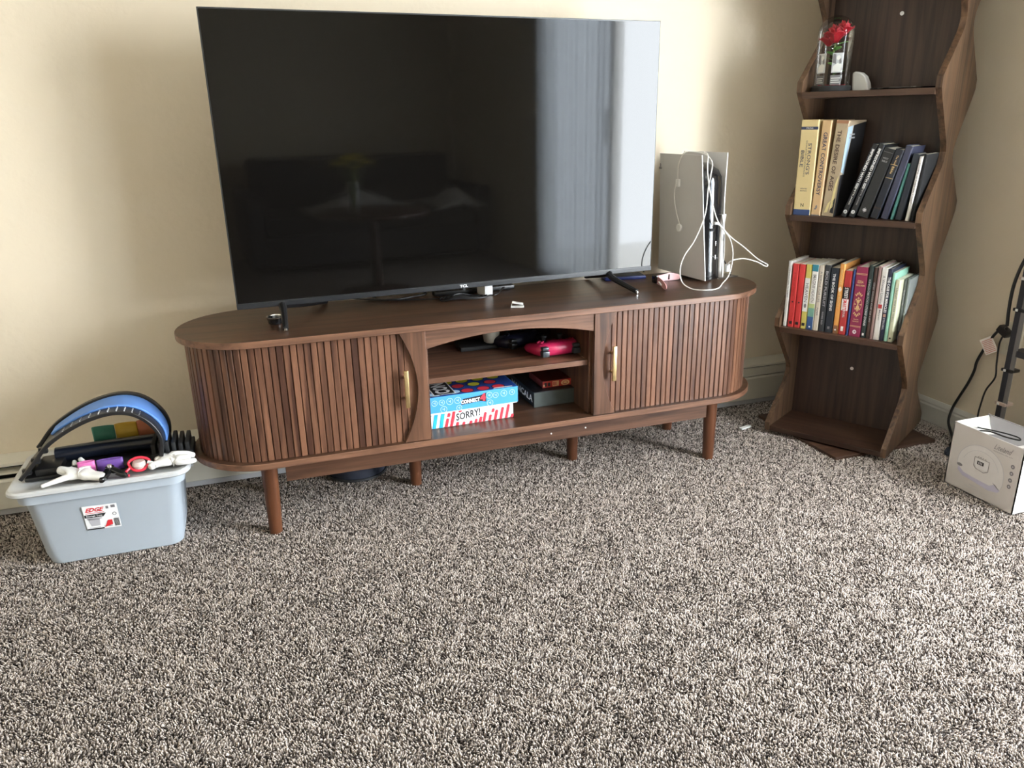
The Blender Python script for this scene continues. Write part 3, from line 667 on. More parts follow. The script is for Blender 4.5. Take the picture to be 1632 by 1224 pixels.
controller('dark navy game controller behind the magenta red one', (.115, .235, .411), .3, plain('dark_navy_shell', (.012, .014, .04), .4), BLACK)
bb = thing('dark_case', 'black case at the back of the inner shelf with a pale cup on it', 'case', (-.02, .30, .411))
MB().box((-.07, -.04, 0), (.06, .05, .014), bev=.004).build('shell', BLACKM, bb); MB().box((-.066, -.0415, .006), (.056, -.039, .008)).build('seam', BLACK, bb)
h = thing('pale_cup', 'pale rounded cup standing on the black case inside the console', 'cup', (.020, .290, .4252))
MB().lathe([(.018, 0), (.024, .004), (.028, .03), (.029, .055), (.027, .055), (.024, .03), (.020, .008), (.002, .007)], 24).build('shell', plain('pale_ceramic', (.55, .54, .48), .4), h)

# ================================================================ BOOKCASE (double sided, wavy side panels, on a square swivel base)
th = -1.0377; BW, BD = .417, .43
bc = thing('bookcase', 'tall narrow walnut bookcase with zigzag side panels turned toward the console', 'bookcase', (1.020, .1791, 0), (0, 0, th))
LV = [.034, .405, .787, 1.168, 1.545, 1.925]
KP = [(0, 0), (.08, 0), (.40, .86), (.46, .97), (.52, 1), (.58, .95), (.94, .12), (1, 0)]
def wave(f):
    for (a, p), (b, q) in zip(KP, KP[1:]):
        if a <= f <= b: return p+(q-p)*(f-a)/(b-a)
    return 0
def sidepts():
    fr = []
    for i in range(len(LV)-1):
        a, b = LV[i]-.018*(i == 0), LV[i+1]
        for k in range(25):
            f = k/25; fr.append(((.148 if i < 2 else .168)*wave(f), a+(b-a)*f))
    fr.append((0, LV[-1])); return fr
fp = sidepts()
for x in (0, BW-.017):
    mb = MB(); vs = []; n = len(fp)
    A = [[mb.bm.verts.new((x+dx, y if k == 0 else BD-y, z)) for y, z in fp] for dx in (0, .017) for k in (0, 1)]
    a0, a1, b0_, b1 = A   # inner front/back, outer front/back
    for i in range(n-1):
        for q in ((a0, a1), (b0_, b1)): mb.bm.faces.new((q[0][i], q[0][i+1], q[1][i+1], q[1][i]))
        for q in ((a0, b0_), (a1, b1)): mb.bm.faces.new((q[0][i], q[0][i+1], q[1][i+1], q[1][i]))
    for i in (0, n-1): mb.bm.faces.new((a0[i], a1[i], b1[i], b0_[i]))
    mb.build('side_panel', BS_Z, bc, ang=25)
for i, z in enumerate(LV):
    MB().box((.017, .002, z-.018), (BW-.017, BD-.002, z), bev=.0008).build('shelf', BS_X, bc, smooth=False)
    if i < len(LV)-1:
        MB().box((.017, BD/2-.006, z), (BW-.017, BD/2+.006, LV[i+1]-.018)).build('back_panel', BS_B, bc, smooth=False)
for x, z in ((.215, .238), (.225, 1.392)):
    MB().lathe([(.006, 0), (.006, .0015), (.002, .0022)], 14).build('screw_cap', WHITEP, bc)
    o = bc.children[-1] if False else bpy.data.objects[[k for k in bpy.data.objects.keys() if k.startswith('screw_cap')][-1]]
    o.location = (x, BD/2-.006, z); o.rotation_euler = (PI/2, 0, 0)
bp_ = MB(); bp_.loft([rrect(0, 0, .215, .215, .004, z) for z in (-.004, .010)]); o = bp_.build('swivel_base', BS_X, bc, bevel=.001)
o.location = (BW/2, BD/2, 0); o.rotation_euler = (0, 0, -th)
MB().cyl((BW/2, BD/2, .009), (BW/2, BD/2, .017), .12, 30).build('turntable', BLACKM, bc)

# ---- books
BOOKCACHE = {}
def bookmat(name, col, rough=.45, var=.04):
    if name not in BOOKCACHE: BOOKCACHE[name] = plain(name, col, rough, var=var, vscale=25)
    return BOOKCACHE[name]
BR = Matrix.Translation((1.020, .1791, 0)) @ Matrix.Rotation(th, 4, 'Z')
def book(label, u, w0, z, t, d, h, mat, lean=0, titles=(), bands=(), hard=True, group=None, pages=PAPER, pictures=(), yaw=0):
    # lean>0: top moves right, resting on its lower right corner
    M_ = BR @ Matrix.Translation((u, w0, z)) @ Matrix.Rotation(yaw, 4, 'Z') @ Matrix.Rotation(lean, 4, 'Y')
    o = thing('book', label, 'book', M_.translation, M_.to_euler(), group)
    # local x: -t..0 when leaning right (pivot = lower right corner)
    x0, x1 = -t, 0
    c = .0022 if hard else .0012; e = .003 if hard else 0
    mb = MB()
    mb.prism([(x0, d), (x0, .003), (x0+.0015, .0008), (x0+.003, 0), (x1-.003, 0), (x1-.0015, .0008), (x1, .003), (x1, d), (x1-c, d), (x1-c, .004), (x0+c, .004), (x0+c, d)], lambda a, b, zz: (a, b, zz), 0, h)
    cov = mb.build('cover', mat, o, smooth=False)
    MB().box((x0+c, .0045, e), (x1-c, d-.003, h-e)).build('pages', pages, o, smooth=False)
    xm = (x0+x1)/2
    for z0, z1, m_ in bands:
        decal([rect(x0+.001, z0, x1-.001, z1)], (0, -.0003, 0), X1, Z1, m_, cov, 'spine_band')
    for tx in titles:
        body, zc, length, cap, m_ = tx[:5]; off = tx[5] if len(tx) > 5 else 0; bold = tx[6] if len(tx) > 6 else .01
        if length > 0: text(body, (xm+off, -.0006, zc), (0, 0, -1), X1, length, cap, m_, cov, bold=bold)
        else: text(body, (xm+off, -.0006, zc), X1, Z1, -length, cap, m_, cov, bold=bold)
    for polys, m_ in pictures: decal([[(xm+a, b) for a, b in P_] for P_ in polys], (0, -.0005, 0), X1, Z1, m_, cov, 'spine_picture')
    return o, cov
G1, G2 = 'books on the middle shelf', 'books on the shelf above'
cR = bookmat('red_cover', (.62, .045, .045)); cW = bookmat('white_cover', (.70, .68, .65)); cY = bookmat('yellow_cover', (.58, .50, .12))
cCr = bookmat('cream_cover', (.62, .56, .47)); cDk = bookmat('charcoal_cover', (.030, .034, .038)); cNv = bookmat('navy_black_cover', (.012, .020, .032))
cOr = bookmat('orange_cover', (.72, .32, .08)); cRd = bookmat('crimson_cover', (.42, .03, .03)); cBl = bookmat('blue_cover', (.03, .06, .20))
cPu = bookmat('maroon_purple_cover', (.24, .018, .07)); cGr = bookmat('dark_green_cover', (.015, .03, .028)); cBr = bookmat('dark_brown_cover', (.05, .026, .02))
cMv = bookmat('mauve_cover', (.30, .19, .18)); cNy = bookmat('midnight_cover', (.015, .02, .05)); cMt = bookmat('mint_cover', (.30, .58, .46))
cPg = bookmat('pale_green_cover', (.56, .58, .42)); cG = bookmat('grey_cover', (.10, .115, .11)); cG2 = bookmat('pale_grey_cover', (.20, .225, .22))
z1 = LV[1]+.0005
OF = -.0035
def bk(label, u0, t, h, mat, d=.15, w0=.022, **k): return book(label, u0+t+OF, w0, z1, t-.0006, d, h, mat, group=G1, **k)
bk('thin white paperback, first at the left end of the middle shelf', .0235, .0125, .226, cW, hard=False, titles=(('FINDING HEALTH ANEW', .15, .10, .005, INKG),))
bk('red paperback beside the thin white book, left one of two', .0395, .0215, .219, cR, hard=False, titles=(('A TALE OF TRUTH', .150, .08, .005, plain('dull_red_ink', (.35, .02, .02), .5)),), pictures=(([rect(-.005, .010, .005, .020)], INK), ([ell(0, .088, .003, .003, 8)], INK)))
bk('red paperback touching the yellow and white one, right one of two', .0615, .0215, .219, cR, hard=False, titles=(('A TALE OF LIGHT', .150, .08, .005, BOOKCACHE.get('x') or REDI),), pictures=(([rect(-.005, .010, .005, .020)], INK), ([ell(0, .088, .003, .003, 8)], INK)))
bk('yellow and white paperback right of the two red ones', .0845, .0195, .221, cY, hard=False, bands=((.06, .175, CARD),), titles=(('HEAVEN', .125, .065, .010, INKG),), pictures=(([rect(-.005, .010, .005, .020)], INK), ([ell(0, .080, .004, .008, 10)], INKG)))
BG = bookmat('teal_sky_cover', (.30, .55, .50))
bk('blue, white and green paperback right of the yellow and white one', .105, .0225, .223, CARD, hard=False, bands=((0, .045, plain('ocean_blue', (.03, .09, .25), .5)), (.045, .075, plain('sea_green', (.18, .38, .30), .5, var=.3)), (.075, .09, plain('lime_wash', (.50, .60, .25), .5)), (.20, .2225, plain('teal_wash', (.03, .22, .30), .5))), titles=(('IMAGINE HEAVEN', .142, .095, .010, INKG),), pictures=(([ell(0, .010, .003, .003, 10)], WHITEI),))
bk('cream paperback left of the worn charcoal one', .1285, .0165, .222, cCr, hard=False, titles=(('A REFUGE FOR LIFE', .150, .105, .007, INKG), ('PIPER', .065, .028, .006, INKG)))
bk('worn charcoal paperback left of the navy black one', .1460, .0195, .225, cDk, hard=False, titles=(('BOLD PURSUIT', .145, .12, .008, LGREY), ('RICHARD EXLEY', .045, .045, .005, LGREY)))
bk('navy black paperback with white capitals left of the orange one', .1665, .0265, .218, cNv, hard=False, titles=(('THE BOOK OF SIGNS', .137, .125, .0085, WHITEI, 0, .02),), pictures=(([rect(-.004, .012, .004, .021)], INKG),))
bk('orange paperback between the navy black and the crimson books', .1940, .0170, .234, cOr, hard=False, bands=((0, .028, plain('brown_band', (.25, .11, .05), .5)),), titles=(('MINDSET SPIRIT BOOST', .15, .13, .006, GOLD),), pictures=(([ell(0, .15, .005, .008, 12), ell(0, .013, .003, .003, 10)], WHITEI),))
bk('crimson book with black and white title blocks right of the orange one', .2120, .0235, .213, cRd, hard=False, titles=(('STREET', .140, .036, .011, WHITEI, 0, .02), ('KOUKL', .070, .024, .007, WHITEI)), bands=((.082, .120, WHITEI), (.121, .160, INK)), pictures=(([rect(-.004, .012, .004, .028)], CARD),))
text('SMARTS', (-.0118, -.0008, .101), (0, 0, -1), X1, .036, .012, REDI, [o for o in bpy.data.objects if o.name.startswith('cover')][-1] if False else BOOKCACHE.setdefault('_', None) or bpy.data.objects[sorted([o.name for o in bpy.data.objects if o.name.startswith('cover')], key=lambda s: int(s.split('.')[1]) if '.' in s else 0)[-1]], bold=.02)
bk('thin blue book between the crimson and the purple books', .2365, .0085, .220, cBl, hard=False)
fl_ = []
for k in range(8):
    a = k*PI/4; fl_.append(ell(.0095*math.cos(a)*.9, .108+.021*math.sin(a), .0035, .002, 8, a))
for s in (-1, 1):
    for q in range(5): fl_.append(ell((q-2)*.0042, .108+s*(.030+.004*(2-abs(q-2))), .002, .0045, 8, (q-2)*-.3*s))
bk('wide maroon book with gold oval cameo and scrollwork', .2455, .0375, .230, cPu, hard=True, bands=((.208, .2095, GOLD), (.205, .206, GOLD), (.035, .0365, GOLD), (.032, .033, GOLD)), titles=(('EZRA', .182, -.018, .009, GOLD), ('REQUIEM', .170, -.026, .006, GOLD), ('OLIVIA', .058, -.016, .004, GOLD), ('NEWPORT', .051, -.020, .004, GOLD)),
   pictures=((fl_+ringp(0, .108, .0125, .021, .001, 24)+[ell(0, .118, .005, .006, 12), rect(-.0018, .104, .0018, .114), ell(0, .097, .0055, .008, 12)], GOLD), ([ell(0, .016, .006, .007, 16)], CARD), ([ell(0, .016, .003, .0035, 12)], cPu)))
bk('dark green hardback directly right of the wide maroon book', .2840, .0155, .236, cGr, titles=(('KINGDOM FOCUS', .148, .09, .006, GREYP), ('TONY EVANS', .072, .062, .007, WHITEI)), pictures=(([rect(-.003, .008, .003, .016)], CARD),))
bk('dark brown paperback right of the dark green hardback', .3000, .0115, .232, cBr, hard=False, titles=(('ONE GOOD CUP OF LIFE', .12, .13, .004, GREYP),))
bk('thin mauve book left of the white hardback', .3120, .0105, .238, cMv, hard=False)
bk('white hardback with small dark red mark mid spine', .3230, .0190, .234, cW, titles=(('A Woman Listens', .165, .09, .008, INKG), ('Meyer', .082, .035, .007, INKG)), pictures=(([rect(-.006, .104, .006, .117)], cRd),))
bk('midnight blue hardback with white capitals left of the mint green book', .3425, .0130, .232, cNy, titles=(('THE CASE FOR MIRACLES', .150, .115, .008, WHITEI, 0, .03), ('STROBEL', .055, .04, .006, GREYP)), pictures=(([rect(-.004, .078, .004, .088)], plain('skin_print', (.45, .25, .18), .5)),))
bk('mint green book right of the midnight blue hardback', .3560, .0110, .222, cMt, hard=False)
bk('pale green paperback left of the two grey books', .3675, .0150, .200, cPg, hard=False, titles=(('LIVING WATER WELL', .12, .11, .005, INKG),), pictures=(([ell(0, .012, .003, .003, 10)], INK),))
bk('slim grey book, second from the right end of the middle shelf', .3830, .0095, .198, cG, w0=.060, d=.12, bands=((0, .03, cNv),), titles=(('QUIET HOURS', .14, .05, .004, LGREY),))
bk('slim pale grey book, last at the right end of the middle shelf', .3928, .0090, .200, cG2, w0=.060, d=.12, bands=((0, .03, cNv),))

z2 = LV[2]+.0005
cSt = bookmat('straw_cover', (.66, .53, .27)); cTa = bookmat('tan_cover', (.62, .42, .22)); cPt = plain('painted_jacket', (.42, .33, .22), .3, var=.5, vscale=14)
inkn = plain('navy_ink', (.03, .04, .09), .5)
book("thick straw yellow hardback with navy foot band, at the left end of its shelf", .0755, .018, z2, .0565, .175, .298, cSt, group=G2, bands=((0, .018, plain('navy_band', (.03, .06, .17), .5)), (.268, .277, inkn)),
     titles=(("STRONG'S", .178, .098, .0115, inkn, .0065), ('EXHAUSTIVE CONCORDANCE', .178, .112, .0042, inkn, -.0045), ('BIBLE', .178, .052, .0105, inkn, -.0155), ('UPDATED', .0845, -.022, .004, inkn), ('EDITION', .0775, -.021, .004, inkn), ('STRONG', .2725, -.022, .004, CARD), ('N', .032, -.010, .011, INK)))
book('tan gold upright hardback right of the thick straw yellow one', .108, .020, z2, .0300, .16, .295, cTa, lean=.022, group=G2, titles=(('GREAT CONTROVERSY', .162, .195, .0125, inkn, 0, .015),), pictures=(([ell(0, .028, .003, .006, 8), ell(-.003, .022, .003, .003, 8)], INKG),), bands=((0, .003, INKG),))
dj, djc = book('painted jacket hardback with sky and dark figure, right of the tan gold one', .150, .022, z2, .0390, .165, .295, cPt, lean=.055, group=G2, titles=(('THE DESIRE OF AGES', .172, .185, .0125, cBr, -.004, .02),), bands=((.285, .2945, bookmat('copper_band', (.35, .17, .09))),), pictures=(([[(.004, .02), (.012, .03), (.016, .13), (.008, .10)], [(-.012, .01), (-.002, .012), (.004, .05), (-.004, .04)]], plain('pale_gold_paint', (.72, .62, .30), .4, var=.3)), ([[(.006, .012), (.017, .01), (.017, .06), (.010, .05)]], INK)))
decal([[(.0, .14), (.03, .13), (.045, .28), (.0, .275)]], (.0004, 0, 0), (0, 1, 0), Z1, plain('sky_paint', (.45, .60, .72), .35), djc, 'cover_picture')
decal([[(.0, .0), (.165, .0), (.165, .29), (.05, .28), (.035, .13), (.0, .13)]], (.0003, 0, 0), (0, 1, 0), Z1, INK, djc, 'cover_picture')
decal([[(.02, .215), (.075, .215), (.075, .220), (.02, .220)], [(.02, .225), (.07, .225), (.07, .230), (.02, .230)]], (.0006, 0, .025), (0, 1, 0), Z1, GREYP, djc, 'small_print')
# leaning row: every book rests on its right neighbour, the last on the side panel
cIs = bookmat('black_jacket', (.012, .014, .018), .4); cBk = bookmat('black_leather', (.016, .018, .02), .5); cDb = bookmat('blue_black_leather', (.012, .016, .026), .5)
cN3 = bookmat('dusk_blue_cover', (.045, .05, .09)); cT = bookmat('teal_cover', (.08, .25, .23)); cN4 = bookmat('ink_blue_cover', (.015, .022, .035))
row = [  # base right u, thickness, height, depth, w0, mat, label, kw
 (.187, .017, .232, .15, .030, cIs, 'slim black book, leftmost of the leaning row', dict(titles=(('IMPRISONED WITH ISIS', .155, .125, .008, WHITEI, 0, .03), ('PETR JASEK', .065, .055, .0055, CARD)), pictures=(([ell(0, .016, .006, .006, 16)], WHITEI), ([ell(0, .016, .003, .004, 10)], INK)))),
 (.212, .018, .232, .15, .030, cIs, 'slim black book, second of the leaning row, against the thick black one', dict(titles=(('IMPRISONED WITH ISIS', .155, .125, .008, WHITEI, 0, .03), ('PETR JASEK', .065, .055, .0055, LGREY)), pictures=(([ell(0, .016, .006, .006, 16)], WHITEI), ([ell(0, .016, .003, .004, 10)], INK)))),
 (.252, .034, .215, .14, .032, cBk, 'thick black leather book leaning in the middle of the leaning row', dict(titles=(('HOLY', .185, -.016, .005, GREYP), ('BIBLE', .176, -.016, .005, GREYP)), pictures=((ringp(0, .022, .008, .008, .001, 4)+[rect(-.004, .018, .004, .026)], LGREY), ([rect(-.015, .203, .015, .2035)], GREYP)))),
 (.283, .024, .212, .14, .032, cDb, 'blue black leather book with worn gold lettering on its spine', dict(titles=(('The Holy', .180, .030, .007, GOLD), ('Bible', .150, .022, .007, GOLD)), bands=((.125, .1265, GOLD), (.165, .1665, GOLD), (.030, .034, cBr)))),
 (.311, .021, .222, .14, .034, cN3, 'dusk blue book leaning left of the thin teal book', dict()),
 (.327, .009, .170, .12, .036, cT, 'thin teal book leaning between two dark blue books', dict(hard=False)),
 (.352, .020, .197, .13, .034, cN4, 'ink blue hardback leaning left of the thin white book', dict()),
 (.373, .0105, .190, .13, .032, cW, 'thin off white book leaning near the right side panel', dict(hard=False, titles=(('HOPE IS NEVER LOST', .11, .12, .004, INKG),))),
 (.387, .010, .196, .13, .034, bookmat('flat_black_cover', (.008, .009, .011), .8), 'thin black book, last in the leaning row against the side panel', dict(hard=False)),
]
def poly(u, t, h, a): 
    c_, s_ = math.cos(a), math.sin(a); return [(u+x*c_+z*s_, -x*s_+z*c_) for x, z in ((0, 0), (-t, 0), (-t, h), (0, h))]
def hit(A, B_):
    for P_ in (A, B_):
        for i in range(4):
            ax, az = P_[i][0]-P_[i-1][0], P_[i][1]-P_[i-1][1]; nx_, nz_ = -az, ax
            a = [x*nx_+z*nz_ for x, z in A]; b = [x*nx_+z*nz_ for x, z in B_]
            if max(a) <= min(b)+1e-9 or max(b) <= min(a)+1e-9: return False
    return True
prev = [(BW-.0175, -.1), (BW+.1, -.1), (BW+.1, .5), (BW-.0175, .5)]
for (u, t_, h_, d_, w_, m_, lab, kw) in reversed(row):
    lo_, hi_ = 0, .5
    for _ in range(30):
        mid = (lo_+hi_)/2
        if hit(poly(u, t_+.0012, h_+.001, mid), prev): hi_ = mid
        else: lo_ = mid
    prev = poly(u, t_, h_, lo_)
    book(lab, u, w_, z2, t_, d_, h_, m_, lean=lo_, group=G2, **kw)
# a book on the far side of the shelf shows past the recess
book('blue book standing on the far side of the bookcase', .330, .418, z2, .03, .16, .245, cBl, yaw=PI, titles=(('ATLAS', .15, .06, .010, WHITEI),))

# ---- rose in a glass dome, on the upper shelf
z3 = LV[3]
def bsw(u, w_, z): return tuple(BR @ Vector((u, w_, z)))
rd = thing('rose_dome', 'red rose with green leaves under a glass dome on black base on the upper shelf', 'ornament', bsw(.077, .080, z3), (0, 0, th))
MB().lathe([(.056, 0), (.059, .002), (.0595, .014), (.057, .018), (.001, .018)], 40).build('base', BLACKM, rd, ang=30)
m, t, b = nt('dome_glass'); t.nodes.remove(b); tr = N(t, 'ShaderNodeBsdfTransparent'); tr.inputs[0].default_value = (.95, .96, .95, 1); gl = N(t, 'ShaderNodeBsdfGlossy'); gl.inputs['Roughness'].default_value = .03
fr = N(t, 'ShaderNodeLayerWeight'); fr.inputs[0].default_value = .30; mx = N(t, 'ShaderNodeMixShader'); dm = N(t, 'ShaderNodeMath', operation='MULTIPLY'); dm.inputs[1].default_value = .45
t.links.new(fr.outputs['Fresnel'], dm.inputs[0]); t.links.new(dm.outputs[0], mx.inputs[0]); t.links.new(tr.outputs[0], mx.inputs[1]); t.links.new(gl.outputs[0], mx.inputs[2]); t.links.new(mx.outputs[0], t.nodes['Material Output'].inputs[0])
DG_ = m
GR, GH = .0535, .222
prof = [(GR, .018), (GR, GH-.05)]+[(GR*math.cos(k*PI/16), GH-.05+.05*math.sin(k*PI/16)) for k in range(1, 8)]+[(.002, GH)]
MB().lathe(prof, 40, cap=False).build('glass_dome', DG_, rd, ang=180)
GRN2 = plain('rose_leaf', (.10, .26, .05), .5, var=.25); STEM = plain('rose_stem', (.16, .22, .07), .6)
MB().tube([(0, 0, .018), (.004, .002, .06), (-.003, 0, .11), (.002, 0, .15)], .0025, 8).build('stem', STEM, rd)
ROSE = plain('rose_petal', (.40, .008, .022), .45, var=.25, vscale=60)
rg = random.Random(3)
for (cx_, cy_, cz_, s_) in ((0, -.006, .176, 1.5), (.020, .006, .190, 1.2), (-.022, .004, .162, 1.2)):
    pm = MB()
    for L_i, (n_, rad, tilt_) in enumerate(((3, .008, .1), (5, .014, .35), (6, .021, .7))):
        for k in range(n_):
            a = 2*PI*k/n_+L_i*.6; 
            rows = []
            for i in range(5):
                v = i/4; rr2 = rad*s_*(.25+.75*v)*(1+tilt_*.25*v); zz = cz_+s_*(-.014+.030*v-.012*tilt_*v*v-.004*L_i)
                rows.append([(cx_+rr2*math.cos(a+(j-2)*.36*(1-.3*v*v)), cy_+rr2*math.sin(a+(j-2)*.36*(1-.3*v*v)), zz-.003*abs(j-2)*v) for j in range(5)])
            pm.loft(rows, cap=False, closed=False)
    pm.build('rose_bloom', ROSE, rd, ang=180, solid=.0006)
for k in range(7):
    a = k*1.1; zz = .05+.014*k; l = .036; mb = MB()
    dx, dy = math.cos(a), math.sin(a); rows = []
    for i in range(6):
        v = i/5; wd_ = .0125*math.sin(PI*min(.97, v+.03)); p_0 = Vector((dx*l*v, dy*l*v, zz+.022*v-.01*v*v)); s_v = Vector((-dy, dx, 0))*wd_
        rows.append([tuple(p_0-s_v), tuple(p_0+Vector((0, 0, -.001))), tuple(p_0+s_v)])
    mb.loft(rows, cap=False, closed=False); mb.build('leaf', GRN2, rd, ang=180, solid=.0005)
for k in range(9):
    a = rg.random()*6.28; r_1 = rg.uniform(.01, .042)
    MB().lathe([(.001, 0), (.006, .001), (.007, .003), (.001, .002)], 8, (r_1*math.cos(a), r_1*math.sin(a), .018)).build('fallen_petal', ROSE, rd)
for sx, ang_ in ((-1, -.5), (1, .35)):
    cx0 = sx*.024
    q = MB(); q.box((-.016, 0, .055), (.016, .0008, .112)); o = q.build('picture_card', plain('pale_photo', (.55, .56, .58), .4), rd, smooth=False)
    o.location = (cx0, -.032, 0); o.rotation_euler = (0, 0, ang_)
    decal([[(-.013, .058), (.010, .058), (.014, .078), (0, .083), (-.012, .074)], ell(.002, .098, .006, .007, 10)], (0, -.0005, 0), X1, Z1, CARD, o, 'picture_print')
    decal([[(-.015, .085), (-.004, .080), (-.006, .108), (-.014, .110)], [(.006, .080), (.012, .084), (.009, .098), (.004, .092)]], (0, -.0007, 0), X1, Z1, INKG, o, 'picture_print')
    q = MB(); q.box((-.016, 0, .020), (.016, .0008, .048)); o2 = q.build('caption_card', INKG, rd, smooth=False); o2.location = (cx0, -.034, 0); o2.rotation_euler = (0, 0, ang_)
    decal([rect(-.014+.0*k, .026+.006*k, .013-.003*(k % 2), .0285+.006*k) for k in range(3)], (0, -.0005, 0), X1, Z1, CARD, o2, 'small_print')
MB().tube([(.015*math.cos(k*.5), .015*math.sin(k*.5), .12+.0018*k) for k in range(22)], .0006, 5, 2).build('fairy_light_wire', METAL, rd)
wg = thing('curved_stand', 'small pale grey curved plastic stand right of the glass dome', 'stand', bsw(.126, .130, z3), (0, 0, th))
pts = [(0, 0), (.052, 0), (.046, .025), (.036, .045), (.022, .056), (.004, .060), (-.004, .055), (-.002, .03)]
MB().prism(pts, lambda a, b_, d: (a, d, b_), 0, .035).build('shell', plain('pale_grey_plastic', (.62, .61, .57), .4), wg, bevel=.004)
pl = thing('black_tray', 'flat black oval tray lying on the upper shelf right of the pale stand', 'tray', bsw(.290, .11, z3), (0, 0, th))
mb = MB(); mb.loft([[(x*(.098+k), y*(.075+k), z) for x, y in [(math.cos(2*PI*i/40), math.sin(2*PI*i/40)) for i in range(40)]] for k, z in ((-.004, 0), (.003, .004), (.003, .006), (0, .006), (-.006, .003))]); mb.build('dish', GLOSSB, pl, ang=50)
MB().cyl((.03, -.01, .004), (.03, -.01, .008), .012, 18).build('cap', METAL, pl)

# ================================================================ STORAGE TOTE (left)
TOTE = plain('light_grey_tote', (.42, .47, .52), .35, var=.02); LIDM = plain('grey_tote_lid', (.50, .51, .51), .3, var=.02)
tb = thing('storage_tote', 'light grey plastic storage tote with lid at the left end of the console', 'storage bin', (-1.119, .175, 0))
mb = MB(); mb.loft([rrect(0, 0, hx_, hy_, r, z) for hx_, hy_, r, z in ((.150, .078, .03, -.004), (.166, .088, .035, .004), (.172, .093, .035, .03), (.186, .116, .035, .196), (.187, .117, .035, .198), (.198, .128, .036, .200), (.201, .131, .036, .230))])
tbody = mb.build('bin_body', TOTE, tb, ang=28)
mb = MB(); mb.loft([rrect(0, 0, hx_, hy_, r, z) for hx_, hy_, r, z in ((.204, .134, .038, .228), (.214, .143, .040, .228), (.217, .146, .042, .231), (.216, .145, .041, .238), (.211, .140, .038, .242), (.200, .130, .034, .242), (.190, .120, .03, .236), (.002, .002, .001, .236))])
lid_ = mb.build('lid', LIDM, tb, ang=30)
for s in (-1, 1): MB().box((s*.212-.008, -.035, .205), (s*.212+.006, .035, .232), bev=.004).build('latch_handle', LIDM, tb)
MB().box((-.185, -.02, .236), (-.160, .06, .239), bev=.001).build('grip_recess_shade', plain('shadow_grey', (.22, .22, .21), .5), tb)  # no hollow here: a dark slab paints in the recess shade
# printed sticker on the sloping front
fn_ = Vector((0, -(.185-.03), -.025)).normalized(); upd = Vector((0, -.025, .155)).normalized(); yc = -.093-.025*((.131-.03)/.155)
so = Vector((-.015, yc, .131))+fn_*0+Vector((0, -.0008, 0)); ra_ = Vector((math.cos(-.03), 0, math.sin(-.03)*1))
stk = decal([rect(-.041, -.038, .041, .038)], so, ra_, upd, WHITEI, tb, 'sticker'); 
def sdec(polys, m_, k=1): return decal(polys, so+Vector((0, -.0004*k, 0)), ra_, upd, m_, stk, 'sticker_print')
text('EDGE', so+ra_*(-.013)+upd*.025+Vector((0, -.0005, 0)), ra_, upd, .040, .013, REDI, stk, 'sticker_print', bold=.04, skew=.15)
sdec([[(-.036, .014), (.008, .014), (.008, .0155), (-.036, .0155)]], REDI)
sdec([[(-.040, .001), (.004, .001), (.012, .012), (-.040, .010)]], INK)
text('Storage Tote', so+ra_*(-.017)+upd*.0055+Vector((0, -.0009, 0)), ra_, upd, .038, .006, WHITEI, stk, 'sticker_print', bold=.02)
sdec([[(-.034, -.002), (-.006, -.004), (-.008, -.026), (-.029, -.026)], ell(-.018, -.003, .019, .004, 16)], LGREY)
sdec([[(.002, -.034), (.012, -.012), (.022, -.012), (.022, -.027)]], REDI, 2)
sdec([rect(-.041, -.038, .0, -.034)], INK); sdec([rect(.0, -.032, .02, -.030), rect(-.034, -.032, -.008, -.031)], INKG)
sdec([rect(.026+.0022*k, -.034, .0272+.0022*k, -.009) for k in range(6)], INK)
sdec([rect(.014, .024, .020, .032), rect(.026, .026, .036, .034)]+ringp(.031, .006, .005, .005, .0015, 10), INKG)
ZL = .2425
# black arched back stretcher with blue pad
bs_ = thing('back_stretcher', 'black arched plastic back stretcher with blue foam pad lying on the tote lid', 'back stretcher', (-1.115, .165, ZL-.004))
arch = [(-1.300, .252), (-1.262, .292), (-1.225, .335), (-1.175, .368), (-1.120, .392), (-1.065, .402), (-1.020, .392), (-.985, .360), (-.968, .318), (-.975, .270)]
def smoothp(P, n=5):
    out = []
    for i in range(len(P)-1):
        a, b_, c_, d_ = [Vector(P[max(0, min(len(P)-1, i+k))]) for k in (-1, 0, 1, 2)]
        for k in range(n):
            t_ = k/n; out.append(tuple(.5*((2*b_)+(c_-a)*t_+(2*a-5*b_+4*c_-d_)*t_*t_+(3*b_-a-3*c_+d_)*t_**3)))
    return out+[P[-1]]
AP = [(x+1.115, z-ZL+.004) for x, z in smoothp(arch)]
def strip(path, y0, y1, zo, th_, name, mat, par, i0=0, i1=None, bevel=.002, taper=0):
    p_ = path[i0:i1]; rings_ = []
    for i, (x, z) in enumerate(p_):
        a, b_ = p_[max(0, i-1)], p_[min(len(p_)-1, i+1)]; d = Vector((b_[0]-a[0], b_[1]-a[1])).normalized(); nx_, nz_ = -d.y, d.x
        e = taper*(1-math.sin(PI*i/(len(p_)-1)))
        rings_.append([(x+nx_*o_, y, z+nz_*o_) for y, o_ in ((y0+e, zo), (y1-e, zo), (y1-e, zo+th_), (y0+e, zo+th_))])
    return MB().loft(rings_).build(name, mat, par, bevel=bevel, ang=40)
sp = strip(AP, -.088, .052, 0, .010, 'arch', BLACK, bs_, taper=.006)
strip(AP, .034, .054, .010, .010, 'arch_rim', BLACK, bs_, 4, 44, taper=.004)
strip(AP, -.050, .034, .0095, .006, 'foam_pad', plain('blue_foam', (.10, .24, .60), .55), bs_, 11, 43, taper=.014)
mb = MB()
for i in range(14, 42, 2):
    x, z = AP[i]
    for y in (-.082, -.070, -.058):
        mb.cyl((x, y, z+.006), (x+(0), y, z+.0135), .0016, 6)
